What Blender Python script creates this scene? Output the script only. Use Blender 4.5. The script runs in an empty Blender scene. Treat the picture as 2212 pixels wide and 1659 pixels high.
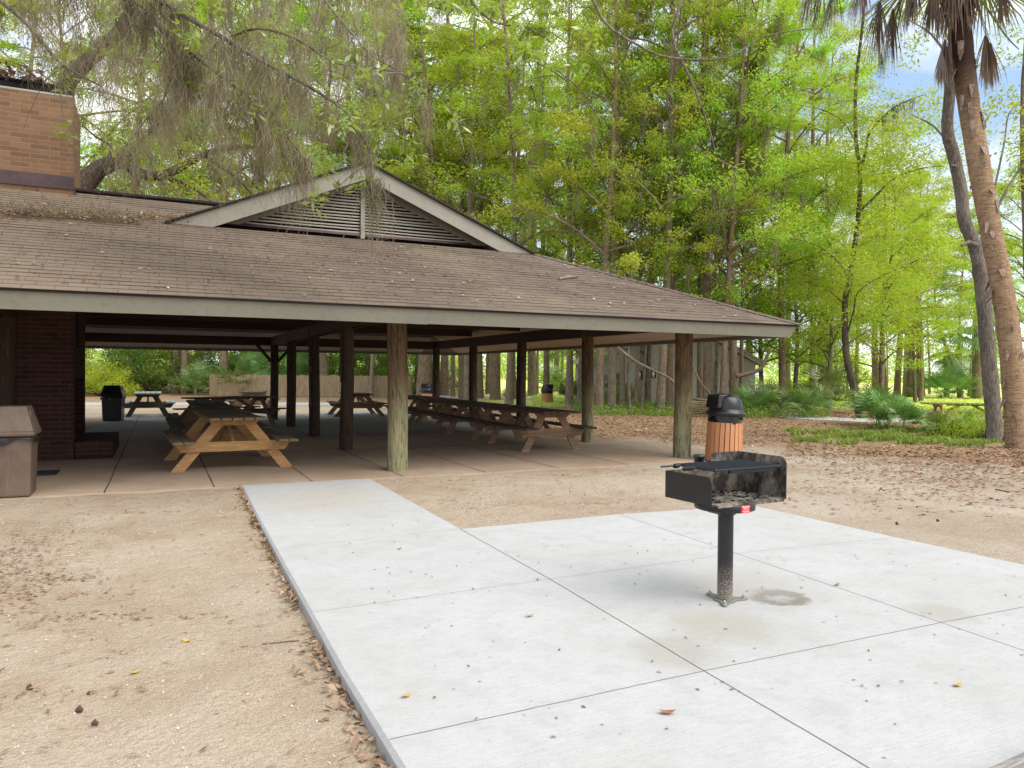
import bpy, math, random
import numpy as np
from mathutils import Vector, Matrix
random.seed(7)
RNG = np.random.default_rng(11)
SC = bpy.context.scene
COL = SC.collection
PI = math.pi
# ------------------------------------------------------------------ camera model
F_ = 1611.0; CX, CY = 1106.0, 829.5
PITCH = math.radians(-.76); ROLL = math.radians(-.433); YAW = math.radians(25.32); EYE = 1.423
def ray(x, y):
    a = (x-CX)/F_; b = (y-CY)/F_
    c, s = math.cos(-ROLL), math.sin(-ROLL)
    a, b = a*c-b*s, a*s+b*c
    cp, sp = math.cos(PITCH), math.sin(PITCH)
    d = cp+b*sp; h = sp-b*cp
    cy, sy = math.cos(YAW), math.sin(YAW)
    return Vector((a*cy+d*sy, -a*sy+d*cy, h))
def ground_at(x, y, z=0.0):
    d = ray(x, y); t = (z-EYE)/d.z
    return Vector((d.x*t, d.y*t, z))
def depth_at(x, y, dist):
    d = ray(x, y); t = dist/(d.x*math.sin(YAW)+d.y*math.cos(YAW))
    return Vector((d.x*t, d.y*t, EYE+d.z*t))
def W(X, Y, z=0.0):
    """right / forward distances -> world"""
    cy, sy = math.cos(YAW), math.sin(YAW)
    return Vector((X*cy+Y*sy, -X*sy+Y*cy, z))
def along(px, Y, z=0.0):
    return W((px-CX)/F_*Y, Y, z)
cam_d = bpy.data.cameras.new("camera"); cam = bpy.data.objects.new("camera", cam_d); COL.objects.link(cam)
fw = Vector((math.sin(YAW)*math.cos(PITCH), math.cos(YAW)*math.cos(PITCH), math.sin(PITCH)))
rt = Vector((math.cos(YAW), -math.sin(YAW), 0)); up = rt.cross(fw)
c_, s_ = math.cos(ROLL), math.sin(ROLL)
rt2 = rt*c_-up*s_*1.0; up2 = up*c_+rt*s_*1.0
# image roll: x' = x c - y s (y down) -> right axis seen rotated
M = Matrix(((rt2.x, up2.x, -fw.x), (rt2.y, up2.y, -fw.y), (rt2.z, up2.z, -fw.z)))
cam.matrix_world = Matrix.Translation((0, 0, EYE)) @ M.to_4x4()
cam_d.sensor_width = 36; cam_d.lens = F_/2212*36; cam_d.clip_end = 2000; cam_d.clip_start = .05
SC.camera = cam

# ------------------------------------------------------------------ mesh builder
class MB:
    def __init__(s): s.v = []; s.f = []; s.m = []; s.sm = []
    def add(s, vs, fs, mi=0, smooth=False):
        o = len(s.v); s.v += [tuple(v) for v in vs]
        for f in fs: s.f.append(tuple(i+o for i in f)); s.m.append(mi); s.sm.append(smooth)
        return s
    def box(s, c, size, rot=None, mi=0, bev=0.0):
        hx, hy, hz = size[0]/2, size[1]/2, size[2]/2
        if bev > 0:
            b = min(bev, hx*.9, hy*.9, hz*.9); vs = []; idx = {}
            for sx in (-1, 1):
                for sy in (-1, 1):
                    for sz in (-1, 1):
                        for k in range(3):
                            p = [sx*hx, sy*hy, sz*hz]
                            for j in range(3):
                                if j != k: p[j] -= (sx, sy, sz)[j]*b
                            idx[(sx, sy, sz, k)] = len(vs); vs.append(Vector(p))
            fs = []
            for k in range(3):
                a, d = [(1, 2), (2, 0), (0, 1)][k]
                for sg in (-1, 1):
                    q = []
                    for (e, g) in ((-1, -1), (1, -1), (1, 1), (-1, 1)):
                        t = [0, 0, 0]; t[k] = sg; t[a] = e; t[d] = g; q.append(idx[(t[0], t[1], t[2], k)])
                    fs.append(q if sg > 0 else q[::-1])
            for k in range(3):  # edges along axis k
                a, d = [(1, 2), (2, 0), (0, 1)][k]
                for e in (-1, 1):
                    for g in (-1, 1):
                        t0 = [0, 0, 0]; t1 = [0, 0, 0]; t0[k] = -1; t1[k] = 1
                        for t in (t0, t1): t[a] = e; t[d] = g
                        q = [idx[(*t0, a)], idx[(*t1, a)], idx[(*t1, d)], idx[(*t0, d)]]
                        if e*g > 0: q = q[::-1]
                        fs.append(q)
            for sx in (-1, 1):
                for sy in (-1, 1):
                    for sz in (-1, 1):
                        q = [idx[(sx, sy, sz, 0)], idx[(sx, sy, sz, 1)], idx[(sx, sy, sz, 2)]]
                        if sx*sy*sz < 0: q = q[::-1]
                        fs.append(q)
        else:
            vs = [Vector((x*hx, y*hy, z*hz)) for x in (-1, 1) for y in (-1, 1) for z in (-1, 1)]
            fs = [(0, 1, 3, 2), (4, 6, 7, 5), (0, 4, 5, 1), (2, 3, 7, 6), (0, 2, 6, 4), (1, 5, 7, 3)]
        c = Vector(c)
        if rot is not None: vs = [rot @ v + c for v in vs]
        else: vs = [v+c for v in vs]
        return s.add(vs, fs, mi)
    def bar(s, a, b, w, h, upv=(0, 0, 1), mi=0, bev=0.0):
        a = Vector(a); b = Vector(b); d = b-a; L = d.length; d.normalize()
        u = Vector(upv); x = u.cross(d)
        if x.length < 1e-4: x = Vector((1, 0, 0)).cross(d)
        x.normalize(); z = d.cross(x)
        R = Matrix(((d.x, x.x, z.x), (d.y, x.y, z.y), (d.z, x.z, z.z)))
        return s.box((a+b)/2, (L, w, h), R, mi, bev)
    def prism(s, poly, d, mi=0):
        n = len(poly); P = [Vector(p) for p in poly]; d = Vector(d)
        vs = P+[p+d for p in P]
        fs = [tuple(range(n)), tuple(range(2*n-1, n-1, -1))]+[(i, i+n, (i+1) % n+n, (i+1) % n) for i in range(n)]
        nrm = (P[1]-P[0]).cross(P[2]-P[1])
        if nrm.dot(d) > 0: fs = [f[::-1] for f in fs]
        return s.add(vs, fs, mi)
    def poly(s, pts, mi=0): return s.add(pts, [tuple(range(len(pts)))], mi)
    def tube(s, pts, rad, n=8, mi=0, cap=True, wob=0.0, smooth=True):
        P = [Vector(p) for p in pts]; m = len(P)
        if not hasattr(rad, '__len__'): rad = [rad]*m
        t0 = (P[1]-P[0]).normalized(); x = t0.orthogonal().normalized(); vs = []
        for i in range(m):
            t = (P[min(i+1, m-1)]-P[max(i-1, 0)]).normalized()
            x = (x-t*x.dot(t)).normalized(); y = t.cross(x)
            for k in range(n):
                a = 2*PI*k/n; r = rad[i]*(1+(random.uniform(-wob, wob) if wob else 0))
                vs.append(P[i]+x*(math.cos(a)*r)+y*(math.sin(a)*r))
        fs = [(i*n+k, i*n+(k+1) % n, (i+1)*n+(k+1) % n, (i+1)*n+k) for i in range(m-1) for k in range(n)]
        s.add(vs, fs, mi, smooth)
        if cap:
            s.add(vs[:n], [tuple(range(n-1, -1, -1))], mi); s.add(vs[-n:], [tuple(range(n))], mi)
        return s
    def lathe(s, prof, c=(0, 0, 0), n=24, mi=0, smooth=True):
        c = Vector(c); vs = []; m = len(prof)
        for r, z in prof:
            for k in range(n):
                a = 2*PI*k/n; vs.append(c+Vector((r*math.cos(a), r*math.sin(a), z)))
        fs = [(i*n+k, i*n+(k+1) % n, (i+1)*n+(k+1) % n, (i+1)*n+k) for i in range(m-1) for k in range(n)]
        return s.add(vs, fs, mi, smooth)
    def build(s, name, mats, parent=None, loc=None, seams=True):
        me = bpy.data.meshes.new(name); me.from_pydata(s.v, [], s.f)
        if not isinstance(mats, (list, tuple)): mats = [mats]
        for m in mats: me.materials.append(m)
        me.polygons.foreach_set('material_index', s.m); me.polygons.foreach_set('use_smooth', s.sm)
        uv = me.uv_layers.new(name='UVMap').data
        for p in me.polygons:
            n = p.normal; ax = max(range(3), key=lambda i: abs(n[i]))
            for li in p.loop_indices:
                v = me.vertices[me.loops[li].vertex_index].co
                uv[li].uv = ((v.y, v.z) if ax == 0 else (v.x, v.z) if ax == 1 else (v.x, v.y))
        me.update()
        o = bpy.data.objects.new(name, me); COL.objects.link(o)
        if parent is not None: o.parent = parent
        if loc is not None: o.location = loc
        return o
def tag(o, label=None, cat=None, group=None, kind=None):
    if label: o['label'] = label
    if cat: o['category'] = cat
    if group: o['group'] = group
    if kind: o['kind'] = kind
    return o
def empty(name, loc=(0, 0, 0), rz=0.0, label=None, cat=None, group=None):
    o = bpy.data.objects.new(name, None); COL.objects.link(o); o.location = loc; o.rotation_euler = (0, 0, rz)
    o.empty_display_size = .2
    return tag(o, label, cat, group)
def kids(o): return list(KIDS.get(o.name, [])) or [c for c in bpy.data.objects if c.parent == o]
KIDS = {}
def copy_tree(o, label=None, parent=None):
    c = o.copy(); COL.objects.link(c)
    if parent is not None: c.parent = parent
    if label: c['label'] = label
    for ch in [k for k in bpy.data.objects if k.parent == o]: copy_tree(ch, None, c)
    return c
def np_mesh(name, V, quads, mat, tint=None, parent=None, smooth=False, tri=False):
    k = 3 if tri else 4
    me = bpy.data.meshes.new(name); n = len(quads)
    me.vertices.add(len(V)); me.vertices.foreach_set('co', np.ascontiguousarray(V, dtype=np.float32).ravel())
    me.loops.add(n*k); me.loops.foreach_set('vertex_index', np.ascontiguousarray(quads, dtype=np.int32).ravel())
    me.polygons.add(n); me.polygons.foreach_set('loop_start', np.arange(0, n*k, k, dtype=np.int32))
    if tint is not None:
        a = me.attributes.new('tint', 'FLOAT', 'FACE'); a.data.foreach_set('value', np.asarray(tint, dtype=np.float32))
    me.materials.append(mat); me.update(calc_edges=True)
    o = bpy.data.objects.new(name, me); COL.objects.link(o)
    if parent is not None: o.parent = parent
    return o

# ------------------------------------------------------------------ materials
class NT:
    def __init__(s, name):
        s.mat = bpy.data.materials.new(name); s.mat.use_nodes = True; s.t = s.mat.node_tree
        s.t.nodes.clear(); s.out = s.n('ShaderNodeOutputMaterial')
    def n(s, typ, **kw):
        nd = s.t.nodes.new(typ)
        for k, v in kw.items():
            if k.startswith('i_'):
                key = k[2:]
                key = int(key) if key.isdigit() else key.replace('_', ' ')
                s.put(nd.inputs[key], v)
            else: setattr(nd, k, v)
        return nd
    def put(s, sock, v):
        if isinstance(v, bpy.types.NodeSocket): s.t.links.new(v, sock)
        elif isinstance(v, bpy.types.Node): s.t.links.new(v.outputs[0], sock)
        else:
            if hasattr(sock.default_value, '__len__') and hasattr(v, '__len__') and len(v) == 3 and len(sock.default_value) == 4: v = (*v, 1)
            sock.default_value = v
    def coord(s, which='Object', scale=None, rot=None):
        o = s.n('ShaderNodeTexCoord').outputs[which]
        if scale is not None or rot is not None:
            m = s.n('ShaderNodeMapping'); s.put(m.inputs[0], o)
            if scale is not None: m.inputs['Scale'].default_value = scale
            if rot is not None: m.inputs['Rotation'].default_value = rot
            o = m.outputs[0]
        return o
    def noise(s, vec, scale, det=4, rough=.6, dist=0.0):
        return s.n('ShaderNodeTexNoise', i_Vector=vec, i_Scale=scale, i_Detail=det, i_Roughness=rough, i_Distortion=dist).outputs['Fac']
    def ramp(s, fac, stops, interp='LINEAR'):
        r = s.n('ShaderNodeValToRGB', i_0=fac); e = r.color_ramp.elements; r.color_ramp.interpolation = interp
        while len(e) < len(stops): e.new(.5)
        for el, (p, c) in zip(e, stops):
            el.position = p; el.color = (c, c, c, 1) if not hasattr(c, '__len__') else (*c, 1)
        return r.outputs[0]
    def mix(s, fac, a, b, typ='MIX'):
        m = s.n('ShaderNodeMix', data_type='RGBA', blend_type=typ)
        s.put(m.inputs[0], fac); s.put(m.inputs[6], a); s.put(m.inputs[7], b); return m.outputs[2]
    def math(s, op, a, b=0.0, c=None, clamp=False):
        m = s.n('ShaderNodeMath', operation=op, use_clamp=clamp); s.put(m.inputs[0], a); s.put(m.inputs[1], b)
        if c is not None: s.put(m.inputs[2], c)
        return m.outputs[0]
    def bump(s, h, strength=.3, dist=.02, nrm=None):
        b = s.n('ShaderNodeBump', i_Height=h, i_Strength=strength, i_Distance=dist)
        if nrm is not None: s.put(b.inputs['Normal'], nrm)
        return b.outputs[0]
    def bsdf(s, col, rough=.8, nrm=None, spec=.3, metal=0.0):
        p = s.n('ShaderNodeBsdfPrincipled'); s.put(p.inputs['Base Color'], col); s.put(p.inputs['Roughness'], rough)
        s.put(p.inputs['Specular IOR Level'], spec); s.put(p.inputs['Metallic'], metal)
        if nrm is not None: s.put(p.inputs['Normal'], nrm)
        s.put(s.out.inputs[0], p.outputs[0]); return s.mat

def m_simple(name, col, rough=.8, var=.15, scale=6, bump=.1, spec=.3, metal=0.0):
    t = NT(name); c = t.coord(); n = t.noise(c, scale, 6); f = t.noise(c, scale*14, 3)
    a = tuple(x*(1-var) for x in col); b = tuple(min(1, x*(1+var)) for x in col)
    k = t.mix(t.ramp(n, [(.3, 0.), (.7, 1.)]), a, b)
    k = t.mix(t.ramp(f, [(.45, 0.), (.8, .35)]), k, tuple(x*.6 for x in col))
    return t.bsdf(k, rough, t.bump(f, bump, .01), spec, metal)

def m_wood(name, dark, light, axis=0, scale=1.0, rough=.75, stain=None):
    """planks with grain running along the given object axis"""
    t = NT(name); sc = [9*scale]*3; sc[axis] = .7*scale
    rnd = t.n('ShaderNodeObjectInfo').outputs['Random']
    c = t.coord(scale=tuple(sc)); off = t.n('ShaderNodeVectorMath', operation='ADD', i_0=c)
    cmb = t.n('ShaderNodeCombineXYZ', i_0=t.math('MULTIPLY', rnd, 31), i_1=t.math('MULTIPLY', rnd, 17)); t.put(off.inputs[1], cmb)
    c = off.outputs[0]
    g = t.noise(c, 2.2, 5, .6, 1.6); fine = t.noise(c, 14, 3, .7)
    k = t.mix(t.ramp(g, [(.28, 0.), (.45, .55), (.5, .2), (.62, 1.)]), dark, light)
    k = t.mix(t.ramp(fine, [(.4, .0), (.75, .55)]), k, tuple(x*.5 for x in dark))
    if stain is not None:
        b = t.noise(t.coord(), 2.3, 4); k = t.mix(t.ramp(b, [(.42, 0.), (.65, .8)]), k, stain)
    return t.bsdf(k, rough, t.bump(fine, .35, .004), .25)

def m_leaf(name, c0, c1, c2=None, trans=.45, spec=.06, clump=.35, hue_obj=.12):
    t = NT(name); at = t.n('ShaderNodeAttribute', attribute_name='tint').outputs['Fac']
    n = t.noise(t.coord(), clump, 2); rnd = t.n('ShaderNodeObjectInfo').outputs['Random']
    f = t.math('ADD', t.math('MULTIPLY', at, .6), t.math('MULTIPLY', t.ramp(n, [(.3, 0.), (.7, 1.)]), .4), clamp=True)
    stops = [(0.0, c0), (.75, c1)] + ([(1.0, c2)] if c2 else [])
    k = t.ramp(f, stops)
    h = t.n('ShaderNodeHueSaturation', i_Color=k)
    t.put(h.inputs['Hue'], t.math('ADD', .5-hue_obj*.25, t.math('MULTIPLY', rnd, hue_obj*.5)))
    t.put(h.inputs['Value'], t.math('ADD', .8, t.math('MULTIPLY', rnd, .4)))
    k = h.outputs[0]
    d = t.n('ShaderNodeBsdfDiffuse', i_Color=k); tr = t.n('ShaderNodeBsdfTranslucent', i_Color=t.mix(1.0, k, (1.0, 1.0, .45), 'MULTIPLY'))
    mx = t.n('ShaderNodeMixShader', i_0=trans, i_1=d.outputs[0], i_2=tr.outputs[0])
    g = t.n('ShaderNodeBsdfGlossy', i_Roughness=.45, i_Color=(1, 1, 1)); m2 = t.n('ShaderNodeMixShader', i_0=spec, i_1=mx.outputs[0], i_2=g.outputs[0])
    t.put(t.out.inputs[0], m2.outputs[0]); return t.mat

def m_bark(name, dark, light, vs=(14, 14, 3), bump=.7, moss=None):
    t = NT(name); c = t.coord(scale=vs); n = t.noise(c, 1.2, 6, .65, .6)
    v = t.n('ShaderNodeTexVoronoi', i_Vector=c, i_Scale=1.4, feature='DISTANCE_TO_EDGE').outputs['Distance']
    k = t.mix(t.ramp(n, [(.3, 0.), (.7, 1.)]), dark, light)
    k = t.mix(t.ramp(v, [(.0, .7), (.12, 0.)]), k, tuple(x*.45 for x in dark))
    p = t.noise(t.coord(), .9, 3)
    k = t.mix(t.ramp(p, [(.5, 0.), (.7, .6)]), k, moss or tuple(min(1, x*1.25) for x in light))
    return t.bsdf(k, .95, t.bump(t.math('ADD', n, t.math('MULTIPLY', v, .8)), bump, .02), .1)

MAT = {}
# sandy ground, leaf litter and grass blended by place
def m_ground():
    t = NT('sand_litter_grass'); g = t.coord('Object')
    sep = t.n('ShaderNodeSeparateXYZ', i_0=g); x, y = sep.outputs[0], sep.outputs[1]
    # forward (d) and right (r) distances from the picnic pad
    sy, cy = math.sin(YAW), math.cos(YAW)
    d = t.math('ADD', t.math('MULTIPLY', x, sy), t.math('MULTIPLY', y, cy))
    r = t.math('SUBTRACT', t.math('MULTIPLY', x, cy), t.math('MULTIPLY', y, sy))
    n1 = t.noise(g, .55, 6, .65); n2 = t.noise(g, 3.2, 6, .7); n3 = t.noise(g, 40, 4, .75); n4 = t.noise(g, 140, 3, .8); n0 = t.noise(g, .16, 3)
    sand = t.mix(t.ramp(n2, [(.3, 0.), (.7, 1.)]), (.325, .238, .162), (.43, .342, .248))
    sand = t.mix(t.ramp(n1, [(.42, 0.), (.62, .8)]), sand, (.48, .405, .31))
    sand = t.mix(t.ramp(n0, [(.45, 0.), (.6, .35)]), sand, (.33, .25, .175))
    sand = t.mix(t.ramp(n3, [(.36, .40), (.52, 0.)]), sand, (.26, .2, .145))
    sand = t.mix(t.ramp(n4, [(.56, 0.), (.66, .8)]), sand, (.66, .58, .49))
    sand = t.mix(t.ramp(n4, [(.30, .7), (.40, 0.)]), sand, (.18, .12, .08))
    right = t.mix(1.0, sand, (.98, 1.0, 1.04), 'MULTIPLY')
    sand = t.mix(t.ramp(t.math('ADD', t.math('MULTIPLY', r, .2), .3), [(.2, 0.), (.9, 1.)]), sand, right)
    vor = t.n('ShaderNodeTexVoronoi', i_Vector=g, i_Scale=26.0); vc = vor.outputs['Color']
    vs = t.n('ShaderNodeSeparateColor', i_0=vc).outputs[0]
    lit = t.ramp(vs, [(0., (.13, .07, .035)), (.35, (.28, .155, .08)), (.7, (.42, .25, .135)), (1., (.56, .40, .26))])
    lit = t.mix(t.ramp(n1, [(.4, 0.), (.65, .5)]), lit, (.20, .12, .075))
    # litter zone: boundary distance depends on side
    wob = t.math('MULTIPLY', t.math('SUBTRACT', n1, .5), 7)
    wob = t.math('ADD', wob, t.math('MULTIPLY', t.math('SUBTRACT', n2, .5), 3))
    lim = t.math('SUBTRACT', 16.3, t.math('MULTIPLY', t.math('MAXIMUM', t.math('SUBTRACT', r, 3.0), 0), 1.0))
    lim = t.math('MAXIMUM', lim, 10.2)
    lm = t.math('MULTIPLY', t.math('SUBTRACT', t.math('ADD', d, wob), lim), .55, clamp=True)
    lm2 = t.math('MULTIPLY', t.math('SUBTRACT', r, -1.5), .5, clamp=True)   # left side litter only far away
    far = t.math('MULTIPLY', t.math('SUBTRACT', d, 31), .25, clamp=True)
    lm = t.math('MULTIPLY', lm, t.math('MAXIMUM', lm2, far))
    speck = t.ramp(n3, [(.38, 0.), (.58, 1.)])
    lmask = t.math('MULTIPLY', lm, t.math('ADD', .55, t.math('MULTIPLY', speck, .45)))
    col = t.mix(lmask, sand, lit)
    # grass field far away, its sunlight painted in as brighter albedo
    gr = t.mix(t.ramp(n2, [(.3, 0.), (.7, 1.)]), (.60, .66, .13), (.80, .78, .28))
    gr = t.mix(t.ramp(n1, [(.5, 0.), (.75, .5)]), gr, (.72, .62, .34))
    gm = t.math('MULTIPLY', t.math('SUBTRACT', t.math('ADD', d, wob), 33), .4, clamp=True)
    gm = t.math('MULTIPLY', gm, t.math('MULTIPLY', t.math('SUBTRACT', r, t.math('MULTIPLY', d, -.08)), .3, clamp=True))
    col = t.mix(gm, col, gr)
    # green ground cover patches on the right
    dx = t.math('ABSOLUTE', t.math('SUBTRACT', d, 17.6)); pm = t.math('SUBTRACT', 1.9, dx)
    pm = t.math('MULTIPLY', t.math('ADD', pm, t.math('MULTIPLY', wob, .5)), .6, clamp=True)
    pm = t.math('MULTIPLY', pm, t.math('MULTIPLY', t.math('SUBTRACT', r, 6.6), .8, clamp=True))
    col = t.mix(t.math('MULTIPLY', t.math('MULTIPLY', pm, speck), .6), col, (.16, .22, .06))
    n5 = t.noise(g, 9, 5, .75)
    h = t.math('ADD', t.math('MULTIPLY', n3, .6), t.math('ADD', t.math('ADD', t.math('MULTIPLY', n2, 2.0), t.math('MULTIPLY', n5, 1.6)), t.math('MULTIPLY', n4, .2)))
    return t.bsdf(col, .97, t.bump(h, .8, .035), .08)
MAT['ground'] = m_ground()

def m_concrete(name, base, warm, stain_pts=()):
    t = NT(name); g = t.coord('Object')
    n1 = t.noise(g, .8, 6, .65); n2 = t.noise(g, 4.5, 6, .7); n3 = t.noise(g, 90, 3, .8); n4 = t.noise(t.coord('Object', (3, 30, 3)), 3, 4, .6)
    k = t.mix(t.ramp(n1, [(.3, 0.), (.7, 1.)]), base, warm)
    k = t.mix(t.ramp(n2, [(.46, 0.), (.70, .5)]), k, tuple(x*.82 for x in base))
    k = t.mix(t.ramp(t.noise(g, 17, 6, .75), [(.54, 0.), (.70, .35)]), k, tuple(x*.74 for x in base))
    k = t.mix(t.ramp(n4, [(.42, 0.), (.66, .38)]), k, tuple(x*.8 for x in base))
    k = t.mix(t.ramp(n3, [(.30, .75), (.42, 0.)]), k, tuple(x*.5 for x in base))
    k = t.mix(t.ramp(n3, [(.6, 0.), (.8, .35)]), k, tuple(min(1, x*1.3) for x in base))
    for (px, py, rad, col, st) in stain_pts:
        v = t.n('ShaderNodeVectorMath', operation='DISTANCE', i_0=g, i_1=(px, py, 0)).outputs['Value']
        dd = t.math('ADD', t.math('DIVIDE', v, rad), t.math('MULTIPLY', t.math('SUBTRACT', n2, .5), 1.6))
        k = t.mix(t.math('MULTIPLY', t.ramp(dd, [(.15, .25), (.5, 1.), (.75, .9), (1.0, 0.)] if st > .8 else [(.45, 1.), (1.0, 0.)]), st), k, col)
    h = t.math('ADD', n3, t.math('MULTIPLY', n4, .6))
    return t.bsdf(k, .9, t.bump(h, .25, .004), .2)
gp = ground_at(1573, 1290)
sp1 = ground_at(1690, 1282); sp2 = ground_at(1560, 1345); sp3 = ground_at(1470, 1400); sp4 = ground_at(1610, 1255); sp5 = ground_at(700, 1085); sp6=ground_at(2040, 1310)
MAT['pad'] = m_concrete('new_pale_concrete', (.385, .38, .368), (.44, .44, .437),
    [(sp1.x, sp1.y, .22, (.16, .143, .12), .9), (sp2.x, sp2.y, .38, (.30, .27, .21), .5), (sp3.x, sp3.y, .3, (.27, .245, .195), .5),
     (sp4.x, sp4.y, .5, (.33, .31, .27), .45), (sp5.x, sp5.y, .9, (.40, .36, .29), .5), (sp6.x, sp6.y, .25, (.30, .28, .235), .6)])
def m_slab():
    t = NT('weathered_slab'); g = t.coord('Object'); n1 = t.noise(g, .7, 6, .65); n2 = t.noise(t.coord('Object', (1, 2.5, 1)), 3, 6, .7); n3 = t.noise(g, 70, 3, .8)
    k = t.mix(t.ramp(n1, [(.35, 0.), (.65, 1.)]), (.34, .245, .17), (.44, .34, .25))
    sep = t.n('ShaderNodeSeparateXYZ', i_0=g)
    back = t.math('MULTIPLY', t.math('SUBTRACT', sep.outputs[1], 15), .25, clamp=True)
    k = t.mix(back, k, (.34, .34, .34))
    k = t.mix(t.ramp(n2, [(.5, 0.), (.72, .6)]), k, (.26, .175, .115))
    k = t.mix(t.ramp(n3, [(.3, .4), (.45, 0.)]), k, (.18, .14, .11))
    return t.bsdf(k, .85, t.bump(n3, .2, .004), .2)
MAT['slab'] = m_slab()
MAT['joint'] = m_simple('pad_joint', (.13, .115, .105), .95)  # plain dark colour of the scored pad joints
MAT['slabjoint'] = m_simple('slab_joint', (.05, .035, .028), .95)

def m_shingle():
    t = NT('brown_shingles'); uv = t.coord('UV')
    br = t.n('ShaderNodeTexBrick', i_Vector=uv, i_Color1=(0, 0, 0), i_Color2=(1, 1, 1), i_Mortar=(.5, .5, .5), i_Scale=1.0, i_Mortar_Size=.004, i_Mortar_Smooth=.2, i_Brick_Width=.30, i_Row_Height=.1435, offset=.37, offset_frequency=2, squash=1.0)
    g = t.coord('Object'); n = t.noise(g, 160, 2, .9); n1 = t.noise(g, .5, 5, .6); n2 = t.noise(g, 5, 4, .7)
    k = t.mix(t.math('MULTIPLY', t.n('ShaderNodeSeparateColor', i_0=br.outputs['Color']).outputs[0], 1.0), (.066, .045, .035), (.125, .085, .066))
    k = t.mix(t.ramp(n, [(.35, 0.), (.7, .7)]), k, (.21, .168, .14))
    k = t.mix(t.ramp(n1, [(.45, 0.), (.65, .65)]), k, (.18, .15, .105))
    sepx = t.n('ShaderNodeSeparateXYZ', i_0=g).outputs[0]
    k = t.mix(t.math('MULTIPLY', t.math('SUBTRACT', 3.5, sepx), .12, clamp=True), k, (.22, .17, .12))
    k = t.mix(t.ramp(n2, [(.52, 0.), (.75, .5)]), k, (.10, .075, .06))
    k = t.mix(t.math('MULTIPLY', br.outputs['Fac'], .7), k, (.035, .026, .022))
    return t.bsdf(k, .95, t.bump(n, .35, .004), .15)
MAT['shingle'] = m_shingle()
MAT['shingle_edge'] = m_simple('shingle_underlay', (.035, .026, .026), .9)

def m_brick(name, c1, c2, mortar, wd=.262, rh=.0755, dirt=(.12, .09, .06)):
    t = NT(name); uv = t.coord('UV')
    br = t.n('ShaderNodeTexBrick', i_Vector=uv, i_Color1=c1, i_Color2=c2, i_Mortar=mortar, i_Scale=1.0, i_Mortar_Size=.006, i_Mortar_Smooth=.3, i_Bias=0.0, i_Brick_Width=wd, i_Row_Height=rh, offset=.5)
    g = t.coord('Object'); n = t.noise(g, 3, 5, .7); n2 = t.noise(g, 60, 3, .7)
    k = t.mix(t.ramp(n, [(.5, 0.), (.75, .55)]), br.outputs['Color'], dirt)
    k = t.mix(t.ramp(n2, [(.5, 0.), (.8, .3)]), k, tuple(x*.6 for x in c1))
    h = t.math('SUBTRACT', t.math('MULTIPLY', n2, .25), br.outputs['Fac'])
    return t.bsdf(k, .92, t.bump(h, .6, .008), .15)
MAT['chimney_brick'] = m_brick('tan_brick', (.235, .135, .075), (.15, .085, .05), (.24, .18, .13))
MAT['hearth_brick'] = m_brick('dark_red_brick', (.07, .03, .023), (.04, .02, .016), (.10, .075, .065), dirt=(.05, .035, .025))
MAT['fascia'] = None
def m_paint(name, col, grain_axis=2, rough=.7):
    t = NT(name); sc = [60, 60, 60]; sc[grain_axis] = 3
    f = t.noise(t.coord(scale=tuple(sc)), 1.0, 3, .6); n = t.noise(t.coord(), 1.4, 5, .65); n2 = t.noise(t.coord(), 9, 5, .7)
    k = t.mix(t.ramp(n, [(.35, 0.), (.7, 1.)]), col, tuple(x*.88 for x in col))
    k = t.mix(t.ramp(n2, [(.52, 0.), (.72, .5)]), k, tuple(x*.62 for x in col))
    k = t.mix(t.ramp(f, [(.45, 0.), (.75, .25)]), k, tuple(x*.7 for x in col))
    return t.bsdf(k, rough, t.bump(f, .25, .003), .3)
MAT['fascia'] = m_paint('sage_grey_paint', (.25, .24, .19))
MAT['rake'] = m_paint('weathered_grey_paint', (.30, .28, .235))
MAT['soffit'] = m_wood('soffit_boards', (.46, .36, .28), (.62, .51, .42), 1, .6)
MAT['ceiling'] = m_simple('dark_ceiling', (.20, .165, .145), .9, .2, 2)
MAT['beam'] = m_wood('dark_beam', (.06, .035, .028), (.10, .06, .045), 1)
MAT['black_paint'] = m_simple('black_enamel', (.010, .010, .011), .38, .3, 8, .05, .5)
MAT['black_plastic'] = m_simple('black_plastic', (.012, .012, .013), .33, .3, 3, .03, .5)
MAT['vent_dark'] = m_simple('vent_void', (.012, .01, .01), .95)
MAT['flash'] = m_simple('metal_flashing', (.085, .05, .055), .55, .4, 3, .1, .4, .3)
def m_post():
    t = NT('log_post'); c = t.coord(scale=(9, 9, 1.0)); n = t.noise(c, 1.6, 6, .65, 1.5); f = t.noise(t.coord(scale=(34, 34, 3.5)), 1, 5, .75, .8)
    z = t.n('ShaderNodeSeparateXYZ', i_0=t.coord()).outputs[2]
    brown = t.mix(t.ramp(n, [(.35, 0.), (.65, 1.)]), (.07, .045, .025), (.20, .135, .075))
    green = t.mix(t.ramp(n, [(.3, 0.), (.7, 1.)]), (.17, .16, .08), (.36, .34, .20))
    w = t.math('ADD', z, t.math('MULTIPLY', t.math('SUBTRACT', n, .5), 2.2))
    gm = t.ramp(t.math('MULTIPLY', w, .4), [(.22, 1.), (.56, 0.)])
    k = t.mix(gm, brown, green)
    k = t.mix(t.ramp(f, [(.5, 0.), (.62, .8)]), k, (.035, .026, .018))
    return t.bsdf(k, .85, t.bump(t.math('ADD', f, n), .6, .01), .2)
MAT['post'] = m_post()
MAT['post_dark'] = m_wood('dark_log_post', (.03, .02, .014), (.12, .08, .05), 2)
MAT['yellow_pine'] = m_wood('new_pine', (.36, .19, .08), (.58, .35, .15), 0, 1.2)
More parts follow.
